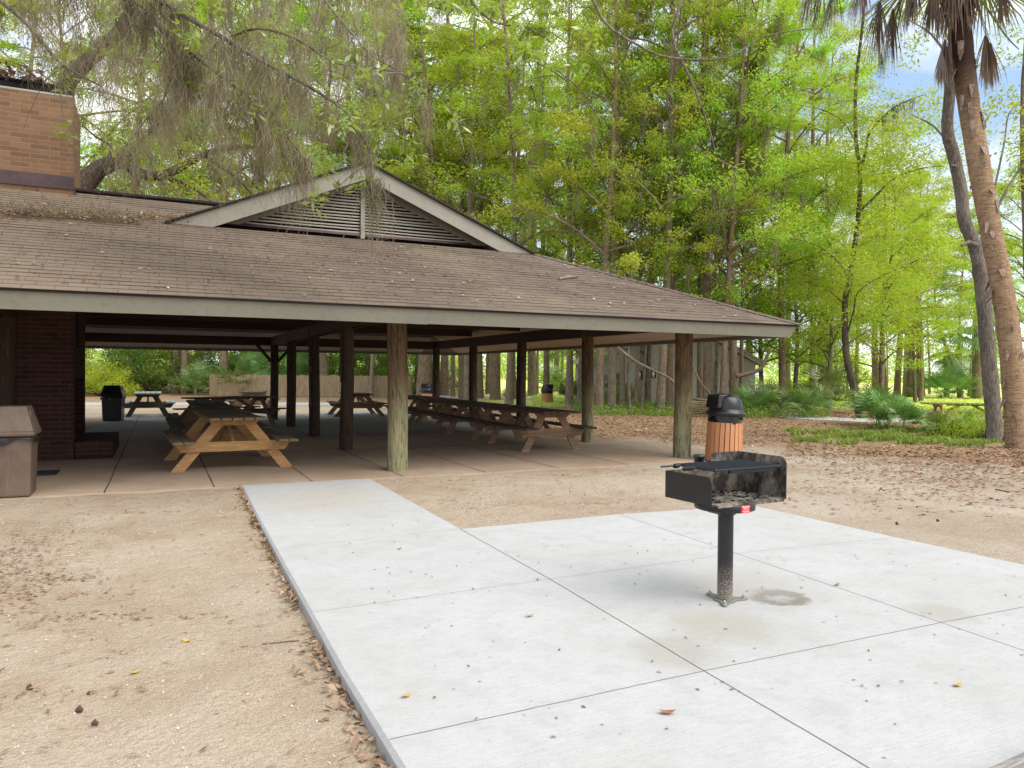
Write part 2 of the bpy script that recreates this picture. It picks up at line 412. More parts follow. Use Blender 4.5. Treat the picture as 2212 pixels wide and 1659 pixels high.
MAT['pine_v'] = m_wood('pine_brace', (.33, .19, .085), (.50, .31, .15), 0, 1.2)
MAT['grey_pine'] = m_wood('aged_pine_top', (.085, .06, .045), (.23, .16, .11), 1, 1.0)
MAT['brown_pine'] = m_wood('brown_aged_pine', (.16, .10, .06), (.42, .27, .165), 0, 1.0)
MAT['brown_top'] = m_wood('brown_table_top', (.05, .035, .026), (.18, .12, .085), 1, 1.0)

# ------------------------------------------------------------------ world and sun
w = bpy.data.worlds.new("World"); SC.world = w; w.use_nodes = True
nt = w.node_tree; nt.nodes.clear()
def wn(t, **k):
    n = nt.nodes.new(t)
    for a, b in k.items(): setattr(n, a, b)
    return n
SUN_EL = math.radians(50); sd = W(.80, -.50, 0).normalized(); SUN_AZ = math.atan2(sd.x, sd.y)
sky = wn('ShaderNodeTexSky', sky_type='NISHITA', sun_disc=False, sun_elevation=SUN_EL, sun_rotation=SUN_AZ, air_density=1.0, dust_density=1.5, ozone_density=1.2)
tc = wn('ShaderNodeTexCoord'); mp = wn('ShaderNodeMapping'); mp.inputs['Scale'].default_value = (1, 1, 2.2)
ns = wn('ShaderNodeTexNoise'); ns.inputs['Scale'].default_value = 2.6; ns.inputs['Detail'].default_value = 7; ns.inputs['Roughness'].default_value = .55
rp = wn('ShaderNodeValToRGB'); rp.color_ramp.elements[0].position = .33; rp.color_ramp.elements[1].position = .60
mx = wn('ShaderNodeMix', data_type='RGBA'); mx.inputs[7].default_value = (10.5, 10.6, 10.8, 1)
bg = wn('ShaderNodeBackground'); bg.inputs[1].default_value = .15; ow = wn('ShaderNodeOutputWorld')
L = nt.links
L.new(tc.outputs['Generated'], mp.inputs[0]); L.new(mp.outputs[0], ns.inputs[0]); L.new(ns.outputs[0], rp.inputs[0])
pb = wn('ShaderNodeMix', data_type='RGBA'); pb.inputs[0].default_value = .5; pb.inputs[7].default_value = (4.6, 6.6, 9.6, 1)
L.new(sky.outputs[0], pb.inputs[6]); L.new(rp.outputs[0], mx.inputs[0]); L.new(pb.outputs[2], mx.inputs[6]); L.new(mx.outputs[2], bg.inputs[0]); L.new(bg.outputs[0], ow.inputs[0])
sl = bpy.data.lights.new('sun', 'SUN'); sl.energy = 4.4; sl.angle = math.radians(55); sl.color = (1, .96, .88)
so = bpy.data.objects.new('sun', sl); COL.objects.link(so)
sv = Vector((sd.x*math.cos(SUN_EL), sd.y*math.cos(SUN_EL), math.sin(SUN_EL)))
so.rotation_euler = sv.to_track_quat('Z', 'Y').to_euler(); so.location = (0, 0, 40)
SC.view_settings.view_transform = 'Standard'; SC.view_settings.look = 'None'; SC.view_settings.exposure = 0
cy_ = SC.cycles; cy_.max_bounces = 7; cy_.diffuse_bounces = 3; cy_.glossy_bounces = 2; cy_.transmission_bounces = 4; cy_.transparent_max_bounces = 4
cy_.use_denoising = True; cy_.caustics_reflective = False; cy_.caustics_refractive = False
try: cy_.denoiser = 'OPENIMAGEDENOISE'; cy_.denoising_input_passes = 'RGB_ALBEDO_NORMAL'
except Exception: pass
SC.render.use_persistent_data = False

# ------------------------------------------------------------------ ground
PADPTS = {}
def gz(x, y):
    """height of the soil"""
    z = -.025
    # deeper beside the near left edge of the walkway
    ex = .95
    if y < 9.9:
        t = max(0., min(1., (9.9-y)/4)); z -= .05*t*max(0., min(1., (2.1-x)/1.0))
    return z
def make_ground():
    xs = np.concatenate([[-900, -300, -120, -60], np.arange(-30, -10, 2.), np.arange(-10, 14, .25), np.arange(14, 40, 2.), [45, 60, 90, 150, 300, 900]])
    ys = np.concatenate([[-300, -60, -10], np.arange(-4, 14, .25), np.arange(14, 60, 2.), [70, 90, 130, 200, 400, 1200]])
    V = []
    for y in ys:
        for x in xs:
            b = 0
            if -10 < x < 14 and -4 < y < 14: b = .006*math.sin(x*3.1+y*1.7)+.005*math.sin(x*7.3-y*5.1)+random.uniform(-.004, .004)
            V.append((x, y, gz(x, y)+b))
    n = len(xs); Q = [(j*n+i, j*n+i+1, (j+1)*n+i+1, (j+1)*n+i) for j in range(len(ys)-1) for i in range(n-1)]
    o = np_mesh('ground', np.array(V), np.array(Q), MAT['ground']); o.data.polygons.foreach_set('use_smooth', [True]*len(Q))
    tag(o, 'pale sandy ground running into brown leaf litter and a far grass field', 'ground', kind='structure')
make_ground()

# walkway and grill pad: new concrete panels
def G3(x, y, z=0.0): return ground_at(x, y, z)
UL = [(-1.5, .80), (1.2, .79), (2.83, .79), (3.6, .79), (4.52, .81), (5.6, .83), (6.30, .845), (8.0, .88), (9.90, .93)]
def pad():
    mb = MB(); top = .0; bot = -.16
    # left strip u .95..2.6
    left = UL; R1 = [(-1.5, 2.20), (1.2, 2.31), (2.83, 2.374), (3.6, 2.41), (4.55, 2.457), (5.6, 2.48), (6.36, 2.495), (8.0, 2.53), (9.90, 2.568)]
    bev = .018
    for i in range(len(left)-1):
        (y0, a0), (y1, a1) = left[i], left[i+1]; b0, b1 = R1[i][1], R1[i+1][1]
        mb.poly([(a0+bev, y0, top), (b0, y0, top), (b1, y1, top), (a1+bev, y1, top)])
        mb.poly([(a0, y0, top-bev), (a0+bev, y0, top), (a1+bev, y1, top), (a1, y1, top-bev)])
        mb.poly([(a0, y0, bot), (a0, y0, top-bev), (a1, y1, top-bev), (a1, y1, bot)])
        if y0 >= 6.2: mb.poly([(b0, y0, top), (b0, y0, bot), (b1, y1, bot), (b1, y1, top)])
    # wide part to the right
    rx = [2.53, 4.33, 6.12, 6.25]
    far = [(2.60, 6.45), (4.35, 6.47), (6.08, 6.42)]
    mb.poly([(x, y, top) for y, x in R1 if y < 6.3]+[(2.495, 6.36, top)]+[(4.246, 6.40, top), (5.90, 6.25, top), (5.915, 4.5, top), (5.96, 3.4, top), (6.02, -1.5, top)])
    mb.f[-1] = mb.f[-1][::-1]
    for a, b in zip([(6.02, -1.5), (5.96, 3.4), (5.915, 4.5), (5.90, 6.25), (4.246, 6.40)], [(5.96, 3.4), (5.915, 4.5), (5.90, 6.25), (4.246, 6.40), (2.495, 6.36)]):
        mb.poly([(*a, top), (*a, bot), (*b, bot), (*b, top)])
    mb.poly([(.80, -1.5, bot), (.80, -1.5, top), (6.02, -1.5, top), (6.02, -1.5, bot)])
    o = mb.build('walkway', MAT['pad']); tag(o, 'new pale concrete walkway and grill pad with scored joints', 'walkway', kind='structure')
    jm = MB(); w = .0035; z = .002
    def line(a, b, w=w):
        a = Vector((*a, z)); b = Vector((*b, z)); n = (b-a).normalized().cross(Vector((0, 0, 1)))*w; m = 24
        jit = [random.uniform(-.0015, .0015) for _ in range(m+1)]
        for i in range(m):
            p = a.lerp(b, i/m)+n*(jit[i]/w); q = a.lerp(b, (i+1)/m)+n*(jit[i+1]/w)
            jm.poly([p-n, p+n, q+n, q-n][::-1])
    def pline(P, w):
        for a, b in zip(P, P[1:]): line(a, b, w)
    pline([(2.20, -1.5), (2.334, 1.835), (2.374, 2.831), (2.457, 4.55), (2.495, 6.36)], .0023)
    pline([(3.98, -1.5), (4.082, 2.375), (4.103, 2.825), (4.179, 4.615), (4.246, 6.40)], .0019)
    pline([(.81, 2.80), (2.374, 2.831), (4.103, 2.825), (5.97, 2.78)], .0017)
    pline([(.83, 4.49), (2.457, 4.55), (4.179, 4.61), (5.91, 4.51)], .0012)
    line((.88, 6.24), (2.49, 6.36), .0013); line((.90, 8.05), (2.53, 8.1), .0008); line((.80, 1.05), (5.98, 1.05), .0026)
    j = jm.build('joint_line', MAT['joint'], None); tag(j, 'thin scored joints crossing the pale concrete pad', 'joint', kind='structure')
pad()
def slab():
    mb = MB(); t, b = -.008, -.15
    P = [(-9, 9.93), (8.12, 9.93), (8.12, 27.1), (-1.55, 27.1), (-1.55, 17.2), (-9, 17.2)]
    mb.poly([(x, y, t) for x, y in P])
    for i in range(len(P)):
        p, q = P[i], P[(i+1) % len(P)]; mb.poly([(*p, b), (*q, b), (*q, t), (*p, t)])
    o = mb.build('pavilion_floor', MAT['slab']); tag(o, 'brown stained concrete slab under the pavilion', 'floor', kind='structure')
    jm = MB(); z = -.005
    for u in (-3.05, -1.82, -.58, .62, 1.82, 3.06, 4.29, 5.52, 6.76):
        if u < -1.6: v1 = 17.2
        else: v1 = 27
        m = 60; pr = None
        for i in range(m+1):
            v = 9.94+(v1-9.94)*i/m; c = u+random.uniform(-.004, .004); ww = .007+random.uniform(-.002, .002)
            cur = ((c-ww, v, z), (c+ww, v, z))
            if pr: jm.poly([pr[0], pr[1], cur[1], cur[0]])
            pr = cur
    for v in (13.87, 17.1, 20.4, 23.6):
        jm.box(((3.2), v, z-.001), (9.5, .012, .002))
    o = jm.build('floor_joint', MAT['slabjoint']); tag(o, 'dark sawn joints in the pavilion slab', 'joint', kind='structure')
slab()
def ribbon(name, pts, width, z, mat, label):
    mb = MB(); P = [Vector(p) for p in pts]
    Ls = []; 
    for i, p in enumerate(P):
        d = (P[min(i+1, len(P)-1)]-P[max(0, i-1)]); d.z = 0; n = Vector((-d.y, d.x, 0)).normalized()*width/2
        Ls.append((p+n, p-n))
    for (a, b), (c, d) in zip(Ls, Ls[1:]):
        mb.poly([(a.x, a.y, z), (b.x, b.y, z), (d.x, d.y, z), (c.x, c.y, z)][::-1])
        mb.poly([(a.x, a.y, z-.05), (a.x, a.y, z), (c.x, c.y, z), (c.x, c.y, z-.05)]); mb.poly([(b.x, b.y, z-.05), (d.x, d.y, z-.05), (d.x, d.y, z), (b.x, b.y, z)])
    o = mb.build(name, mat); tag(o, label, 'path', kind='structure'); return o
MAT['path'] = m_concrete('grey_path', (.44, .43, .41), (.52, .5, .47))
pp = [along(1480, 44), along(1600, 34), along(1700, 27.6), along(1760, 25.6), along(1850, 24.6), along(2000, 24.4), along(2130, 25.0), along(2400, 27), along(3000, 32)]
ribbon('path', pp, 2.0, .0, MAT['path'], 'narrow grey path crossing behind the palmetto clump')
ribbon('path', [along(900, 47), along(1150, 43), along(1300, 42.5), along(1480, 44)], 3.0, .004, MAT['path'], 'grey path glimpsed behind the pavilion near the far bin')
ribbon('path', [along(-300, 31), along(300, 33), along(800, 35)], 3.2, -.012, MAT['pad'], 'pale strip of path behind the left end of the pavilion')

# ------------------------------------------------------------------ pavilion
S = .4262; SR = .413
pav = empty('pavilion', (3.2, 17.1, 0), 0, 'open picnic pavilion with brown shingled hip roof and slatted gable', 'pavilion')
PO = Vector((3.2, 17.1, 0))
def part(mb, name, mats, label=None, parent=pav):
    o = mb.build(name, mats); o.parent = parent
    base = PO
    o.location = -base if parent == pav else (0, 0, 0)
    if label: o['label'] = label
    return o
zf = lambda v: 2.30+S*(v-9.3); zb = lambda v: 2.30+S*(24.93-v); zr = lambda u: 2.30+SR*(9.7-u); zl = lambda u: 5.0-S*(3.165-u)
U0 = -8.5
def roof():
    mb = MB(); uvs = {}
    faces_uv = []
    def course(poly, uvf):  # poly verts ; uvf per vertex
        mb.poly(poly); faces_uv.append(uvf)
    sl = math.hypot(1, S); expo = .1435/sl   # plan run per course
    vtop_left = 14.06
    n = int((vtop_left-9.25)/expo)+1
    for k in range(n):
        t0 = -.05+k*expo; t1 = t0+expo*1.0; v0, v1 = 9.3+t0, 9.3+t1
        lift0 = .006; zz = lambda v, l: zf(v)+l
        r0 = 9.72-t0*S/SR; r1 = 9.72-t1*S/SR
        if v0 > 12.49: r0 = r1 = None
        a = U0
        if r0 is None:
            ra = .02+(v0-12.49)*.993+.02; rb = .02+(v1-12.49)*.993+.02
        else: ra, rb = r0, r1
        # split in u so the courses can waver a little
        m = 44; prev = None
        for i in range(m+1):
            f = i/m; uu0 = a+(ra-a)*f; uu1 = a+(rb-a)*f
            wv = .004*math.sin(uu0*1.3+k*.7)+.003*math.sin(uu0*3.7+k*1.9)
            A_ = (uu0, v0+wv, zf(v0)+lift0+.003*math.sin(uu0*2.3+k)); B_ = (uu1, v1+wv, zf(v1)+.001)
            C_ = (uu0, v0+wv, zf(v0)+.0005)
            if prev:
                pa, pb, pc = prev
                course([pa, A_, B_, pb], [(pa[0], k*.1435), (A_[0], k*.1435), (B_[0], (k+1)*.1435-.0005), (pb[0], (k+1)*.1435-.0005)])
                course([pc, C_, A_, pa], [(0, 0)]*4)
            prev = (A_, B_, C_)
    nf = len(mb.f)
    def plane(P):
        mb.poly(P); faces_uv.append([(p[1], math.hypot(p[0], p[2])) for p in P])
    G1, G2 = 12.49, 21.74
    hipu = 9.7-(G1-9.3)*S/SR
    # right plane incl. right half of the gable roof
    plane([(9.75, 9.25, zr(9.75)), (9.75, 24.98, zr(9.75)), (hipu, G2, zr(hipu)), (3.165, G2, 5.0), (3.165, G1-.02, 5.0), (hipu, G1-.02, zr(hipu))])
    plane([(3.165, G1-.02, 5.0), (3.165, G2, 5.0), (.02, G2, zl(.02)), (1.57, 20.2, 4.33), (1.57, 14.06, 4.33), (.02, G1-.02, zl(.02))])
    plane([(U0, 14.06, 4.335), (1.6, 14.06, 4.335), (1.6, 20.2, 4.335), (U0, 20.2, 4.335)])
    plane([(9.75, 24.98, zb(24.98)), (U0, 24.98, zb(24.98)), (U0, 20.2, 4.33), (1.57, 20.2, 4.33), (.02, G2, zb(G2)), (hipu, G2, zb(G2))])
    o = part(mb, 'roof', MAT['shingle'])
    uv = o.data.uv_layers[0].data
    for p, fu in zip(o.data.polygons, faces_uv):
        for li, c in zip(p.loop_indices, fu): uv[li].uv = c
    # hip cap shingles
    hc = MB(); a = Vector((9.76, 9.24, zf(9.24)+.01)); b = Vector((hipu, G1, zf(G1)+.01)); m = 30
    side = Vector((1, -1, 0)).normalized()
    for i in range(m):
        p = a.lerp(b, i/m); q = a.lerp(b, (i+1.25)/m); q.z -= .0
        d1 = Vector((0.0, .0, 0)); wL = Vector((-.12, 0, 0)); wR = Vector((0, .12, 0))
        t1, t2 = p+Vector((0, 0, .022)), q+Vector((0, 0, .008))
        def side_pts(t, k): return t+Vector((-.13, 0, -.005 if k == 0 else -.008)), t+Vector((0, .13, -.005 if k == 0 else -.008))
        l1, r1 = side_pts(t1, 0); l2, r2 = side_pts(t2, 0)
        l1.z = zf(l1.y)+.02; l2.z = zf(l2.y)+.008; r1.z = zr(r1.x)+.02; r2.z = zr(r2.x)+.008
        hc.poly([l1, t1, t2, l2]); hc.poly([t1, r1, r2, t2])
        hc.poly([l1-Vector((0, 0, .02)), t1-Vector((0, 0, .02)), t1, l1])
    part(hc, 'hip_cap', MAT['shingle'], parent=pav)
    # ridge strip on the left wing
    rc = MB(); rc.box((-1.5, 14.09, 4.36), (6.1, .22, .05), bev=.01); part(rc, 'ridge_cap', MAT['shingle_edge'])
    # drip edge under the shingles
    de = MB(); de.box(((U0+9.7)/2, 9.285, 2.273), (9.7-U0, .03, .035)); de.box((9.715, 17.1, 2.273), (.03, 15.6, .035)); de.box(((U0+9.7)/2, 24.94, 2.273), (9.7-U0, .03, .035))
    part(de, 'drip_edge', MAT['shingle_edge'])
roof()
def fascia():
    mb = MB()
    # front, four boards butted, slightly different
    cuts = [U0, -2.72, 3.2, 9.72]
    n_ = 0
    ut, ub = 9.70, 9.615
    for i in range(3):
        a, b = cuts[i]+.002, cuts[i+1]-.002; m = 12
        dz = [0, -.004, .003][i]
        pts = []
        for k in range(m+1):
            f = k/m; x = a+(b-a)*f; wv = .004*math.sin(x*1.1)
            xb = x if not (i == 2 and k == m) else ub; xt = x if not (i == 2 and k == m) else ut
            pts.append(((xb, 9.37, 2.075+dz+wv), (xt, 9.30, 2.262+dz+wv)))
        for (p0, q0), (p1, q1) in zip(pts, pts[1:]):
            mb.poly([p0, p1, q1, q0]); mb.poly([(p0[0], p0[1]+.04, p0[2]), (p1[0], p1[1]+.04, p1[2]), p1, p0])
            mb.poly([(q0[0], q0[1]+.04, q0[2]), (q1[0], q1[1]+.04, q1[2]), (p1[0], p1[1]+.04, p1[2]), (p0[0], p0[1]+.04, p0[2])])
    part(mb, 'fascia', MAT['fascia'])
    mb = MB()
    mb.prism([(9.615, 9.372, 2.075), (9.70, 9.302, 2.262), (9.66, 9.342, 2.262), (9.575, 9.412, 2.075)], (0, 15.5, 0))
    part(mb, 'fascia', MAT['fascia'])
    mb = MB(); mb.prism([(U0, 24.86, 2.075), (U0, 24.93, 2.262), (U0, 24.89, 2.262), (U0, 24.82, 2.075)], (9.6-U0, 0, 0)); part(mb, 'fascia', MAT['fascia'])
    # ceilings
    off = -.19
    cm = MB(); P = lambda u, v, z: (u, v, z+off)
    G1, G2 = 12.49, 21.74; hipu = 9.7-(G1-9.3)*S/SR
    cm.poly([P(U0, 9.40, zf(9.40)), P(9.6, 9.40, zf(9.40)), P(hipu, G1, zf(G1)), P(U0, G1, zf(G1))])
    cm.poly([P(U0, 24.83, zb(24.83)), P(9.6, 24.83, zb(24.83)), P(hipu, G2, zb(G2)), P(U0, G2, zb(G2))])
    cm.poly([P(9.6, 9.40, zr(9.6)), P(9.6, 24.83, zr(9.6)), P(hipu, G2, zr(hipu)), P(3.165, G2, 5), P(3.165, G1, 5), P(hipu, G1, zr(hipu))])
    cm.poly([P(3.165, G1, 5), P(3.165, G2, 5), P(-.05, G2, zl(-.05)), P(-.05, G1, zl(-.05))])
    cm.poly([P(U0, G1, zf(G1)), P(0, G1, zf(G1)), P(0, G2, zb(G2)), P(U0, G2, zb(G2))])
    for i in range(len(cm.f)): cm.m[i] = 0
    part(cm, 'ceiling', MAT['ceiling'])
    # soffit boards along the right and back overhang and front
    sm = MB()
    nb = 15; u0, u1 = 8.30, 9.575; w_ = (u1-u0)/nb
    for i in range(9):
        w2 = (u1-u0)/9; a, b = u0+i*w2+.004, u0+(i+1)*w2-.004
        sm.prism([(a, 9.43+(9.575-a), zr(a)-.205), (b, 9.43+(9.575-b), zr(b)-.205), (b, 24.7, zr(b)-.205), (a, 24.7, zr(a)-.205)], (0, 0, .012))
    for i in range(9):
        v0_, v1_ = 23.7, 24.8; w2 = (v1_-v0_)/9; a, b = v0_+i*w2+.004, v0_+(i+1)*w2-.004
        sm.prism([(U0, a, zb(a)-.205), (8.25, a, zb(a)-.205), (8.25, b, zb(b)-.205), (U0, b, zb(b)-.205)], (0, 0, .012))
    for v in np.arange(10.9, 24.6, 1.22): sm.prism([(8.3, v, zr(8.3)-.212), (9.57, v, zr(9.57)-.212), (9.57, v+.05, zr(9.57)-.212), (8.3, v+.05, zr(8.3)-.212)], (0, 0, .004))
    part(sm, 'soffit', MAT['soffit'])
fascia()
def beams():
    for (a, b) in [((8.37, 10.55), (8.37, 23.7)), ((3.16, 10.55), (3.16, 23.7)), ((-2.14, 10.55), (-2.14, 23.7))]:
        for s in (-.09, .09):
            mb = MB(); mb.bar((a[0]+s, a[1], 2.36), (b[0]+s, b[1], 2.36), .045, .25, bev=.004); part(mb, 'beam', MAT['beam'])
    for v in (10.62, 23.62):
        for s in (-.09, .09):
            mb = MB(); mb.bar((U0+.3, v+s, 2.355), (8.5, v+s, 2.355), .045, .25, bev=.004); part(mb, 'beam', MAT['beam'])
    for v in (13.87, 17.12, 20.36):
        mb = MB(); mb.bar((-2.1, v, 2.62), (8.3, v, 2.62), .09, .2, bev=.004); part(mb, 'tie_beam', MAT['beam'])
        for s in (-1, 1):
            mb = MB(); mb.bar((3.165+s*.1, v, 4.6), (3.165+s*4.9, v, 2.72), .08, .14, bev=.004); part(mb, 'rafter', MAT['beam'])
    for (x, s) in ((3.16, -1), (3.16, 1)):
        mb = MB(); mb.bar((x+s*.1, 23.5, 1.75), (x+s*.6, 23.5, 2.35), .09, .09, bev=.004); part(mb, 'knee_brace', MAT['beam'])
beams()
def post(x, y, r, mat, label, h=2.4, seed=0):
    rs = random.Random(seed); mb = MB(); n = 20; prof = []
    m = 14; pts = []; rad = []
    ph = rs.uniform(0, 6)
    for i in range(m+1):
        z = -.05+(h+.05)*i/m
        pts.append((x+.012*math.sin(z*1.6+ph), y+.01*math.cos(z*1.3+ph), z)); rad.append(r*(1.03-.05*i/m+rs.uniform(-.012, .012)))
    mb.tube(pts, rad, n, wob=.012)
    o = part(mb, 'post', mat, label)
    # put origin at the foot so the stain follows height
    return o
post(3.16, 10.62, .148, MAT['post'], 'thick green-stained log post at the front edge beside the walkway', seed=1)
post(8.37, 10.62, .155, MAT['post'], 'thick green log post at the right front corner', seed=2)
post(8.37, 13.87, .13, MAT['post'], 'brown log post with a pale scratch, second from the right front corner', seed=3)
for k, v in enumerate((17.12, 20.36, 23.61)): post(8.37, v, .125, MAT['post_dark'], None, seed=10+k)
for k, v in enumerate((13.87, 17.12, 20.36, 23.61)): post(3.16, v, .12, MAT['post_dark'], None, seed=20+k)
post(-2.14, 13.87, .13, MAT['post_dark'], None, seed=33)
mb = MB(); mb.tube([(3.06, 17.0, 2.3), (3.045, 17.0, 1.5), (3.05, 17.0, .7)], .012, 6); mb.box((3.05, 16.99, .72), (.06, .05, .12), bev=.006); mb.box((3.05, 16.99, 1.5), (.07, .05, .12), bev=.006)
part(mb, 'conduit', MAT['flash'])
mb = MB(); mb.tube([(3.05, 20.25, 2.3), (3.04, 20.24, 1.2), (3.1, 20.23, .9), (3.1, 20.23, .6)], .012, 6); mb.box((3.1, 20.22, .6), (.07, .05, .12), bev=.006)
part(mb, 'conduit', MAT['post_dark']); mb = MB(); mb.tube([(3.03, 13.8, 2.3), (3.02, 13.8, 1.6), (3.03, 13.8, 1.25)], .011, 6); mb.box((3.02, 13.79, 1.45), (.05, .05, .16), bev=.006)
part(mb, 'conduit', MAT['post_dark'])
def gable():
    GV = 12.49
    # rake boards
    rk = MB()
    apex = Vector((3.165, GV, 4.97))
    def board(p, q, d1, w):
        # board of depth w measured vertically below the roof line
        P = [p, q, q+Vector((0, 0, -w)), p+Vector((0, 0, -w))]
        rk.prism(P, (0, .045, 0))
    L_ = Vector((-.13, GV, zl(-.13)-.02)); R_ = Vector((6.50, GV, zr(6.50)-.02)); wv = .27
    # left rake with its lower end cut flush on the roof
    zc = zf(GV)+.012
    def cut(pt, slope, sgn):
        # point on the lower edge where it meets zc
        return pt.x+sgn*((pt.z-wv)-zc)/slope*0
    # lower edge line z = top - wv ; meets zc at
    uL = 3.165-(4.97-wv-zc)/S; uR = 3.165+(4.97-wv-zc)/SR
    rk.prism([(3.163, GV, 4.97), (3.165-(4.97-zc)/S, GV, zc), (uL, GV, zc), (3.163, GV, 4.97-wv)], (0, .045, 0))
    r2 = MB(); r2.prism([(3.167, GV, 4.97), (3.167, GV, 4.97-wv), (uR, GV, zc), (3.165+(4.97-zc)/SR, GV, zc)], (0, .045, 0))
    part(rk, 'rake_board', MAT['rake']); part(r2, 'rake_board', MAT['rake'])
    # shingle edge over the rake
    se = MB(); se.bar((3.165, GV-.005, 4.985), (3.165-(4.985-zc)/S, GV-.005, zc+.01), .09, .028); se.bar((3.165, GV-.005, 4.988), (3.165+(4.985-zc)/SR, GV-.005, zc+.01), .09, .028)
    part(se, 'drip_edge', MAT['shingle_edge'])
    # second inner trim & soffit
    WV = 12.80; zw = zf(WV)
    so_ = MB()
    for s, sl_ in ((-1, S), (1, SR)):
        top = 4.97-.20
        e = 3.165+s*(top-zw)/sl_
        so_.add([(3.165, GV+.05, top), (e-s*0+s*.0, GV+.05, zw), (e, WV+.02, zw), (3.165, WV+.02, top)], [(0, 1, 2, 3)])
    part(so_, 'soffit', MAT['beam'])
    tr = MB()
    for s, sl_ in ((-1, S), (1, SR)):
        top = 4.97-.17; e = 3.165+s*(top-zw)/sl_; top2 = top-.15; e2 = 3.165+s*(top2-zw)/sl_
        tr.prism([(3.165, WV-.05, top), (e, WV-.05, zw), (e2, WV-.05, zw), (3.165, WV-.05, top2)][::s], (0, .03, 0))
    part(tr, 'trim', m_paint('trim_grey', (.22, .20, .17)))
    # near-black sheet painting the shade seen between the slats
    bp = MB(); bp.poly([(3.165, WV+.10, 4.75), (3.165-(4.75-3.5)/S, WV+.10, 3.5), (3.165+(4.75-3.5)/SR, WV+.10, 3.5)]); part(bp, 'vent_gap_dark', MAT['vent_dark'])
    # slats
    lv = MB(); zt = 4.97-.33; z0 = zw+.05; n = 15; dz = (zt-z0)/n
    for i in range(n):
        z = z0+dz*i
        a = 3.165-(zt+.05-z)/S; b = 3.165+(zt+.05-z)/SR
        if b-a < .3: break
        rng = random.Random(i)
        for (p, q) in ((a, 3.165-.04), (3.165+.04, b)):
            m = 8; sag = rng.uniform(.0, .012); prev = None
            for k in range(m+1):
                f = k/m; x = p+(q-p)*f; zz = z-sag*math.sin(PI*f)
                cur = [(x, WV-.006, zz-.014), (x, WV-.02, zz-.008), (x, WV-.014, zz+.014), (x, WV+.05, zz+.026)]
                if prev:
                    for j in range(4): lv.poly([prev[j], cur[j], cur[(j+1) % 4], prev[(j+1) % 4]][::-1])
                prev = cur
    part(lv, 'louvre', m_paint('louvre_paint', (.36, .33, .28)))
    ms = MB(); ms.box((3.165, WV-.045, (zw+4.68)/2-.01), (.075, .035, 4.66-zw+.12), bev=.004); part(ms, 'mullion', MAT['rake'])
    fl = MB(); fl.prism([(.45, WV-.06, zf(WV-.06)+.012), (6.0, WV-.06, zf(WV-.06)+.012), (6.0, WV-.03, zw+.035), (.45, WV-.03, zw+.035)], (0, .02, 0)); part(fl, 'flashing', MAT['flash'])
gable()
def chimney():
    ch = MB(); x0, x1, y0, y1 = -4.0, -1.245, 13.85, 15.0; z0, z1 = 3.2, 5.78
    ch.box(((x0+x1)/2, (y0+y1)/2, (z0+z1)/2), (x1-x0, y1-y0, z1-z0))
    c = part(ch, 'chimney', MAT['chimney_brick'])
    k = MB(); k.box(((x0+x1)/2, (y0+y1)/2, z1+.02), (x1-x0-.02, y1-y0-.02, .05), bev=.015); part(k, 'chimney_crown', MAT['rake'], parent=c)
    f = MB(); f.box(((x0+x1)/2-.0, y0-.012, 4.42), (x1-x0+.02, .02, .21), bev=.003); f.box((x1+.012, y0+.14, 4.31), (.02, .30, .12)); part(f, 'flashing', MAT['flash'], parent=c)
    h = MB(); bx0, bx1 = x0+.35, x1-.28; h.box(((bx0+bx1)/2, (y0+y1)/2, z1+.12), (bx1-bx0, .75, .16), bev=.01)
    h.box(((bx0+bx1)/2, (y0+y1)/2, z1+.225), (bx1-bx0+.06, .82, .025), bev=.005)
    part(h, 'chimney_cap', MAT['vent_dark'], parent=c)
    # firebox below the roof
    b = MB(); X0, X1, Y0, Y1 = -4.0, -1.245, 13.85, 15.95; Z1 = 4.0
    oy0, oy1, oz0, oz1 = 14.15, 15.65, .30, 1.30
    b.box(((X0+X1-.6)/2, (Y0+Y1)/2, Z1/2), (X1-.6-X0, Y1-Y0, Z1))
    b.box((X1-.3, (Y0+oy0)/2, Z1/2), (.6, oy0-Y0, Z1)); b.box((X1-.3, (oy1+Y1)/2, Z1/2), (.6, Y1-oy1, Z1))
    b.box((X1-.3, (oy0+oy1)/2, (oz1+Z1)/2), (.6, oy1-oy0, Z1-oz1)); b.box((X1-.3, (oy0+oy1)/2, oz0/2), (.598, oy1-oy0, oz0))
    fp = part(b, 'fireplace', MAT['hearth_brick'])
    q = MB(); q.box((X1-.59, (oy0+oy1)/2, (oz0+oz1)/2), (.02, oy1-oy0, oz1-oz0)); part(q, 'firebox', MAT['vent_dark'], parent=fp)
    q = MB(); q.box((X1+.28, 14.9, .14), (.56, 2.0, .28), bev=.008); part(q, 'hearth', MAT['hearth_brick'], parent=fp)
    q = MB(); q.box((X1+.006, 14.45, 2.08), (.02, .25, .55)); part(q, 'niche_dark', MAT['vent_dark'], parent=fp)  # flat black plate painting the dark of a recessed niche
    end = MB(); end.poly([(U0+.05, 9.5, 2.1), (U0+.05, 24.7, 2.1), (U0+.05, 20.2, 4.25), (U0+.05, 14.06, 4.25)]); part(end, 'end_wall', MAT['fascia'])
chimney()

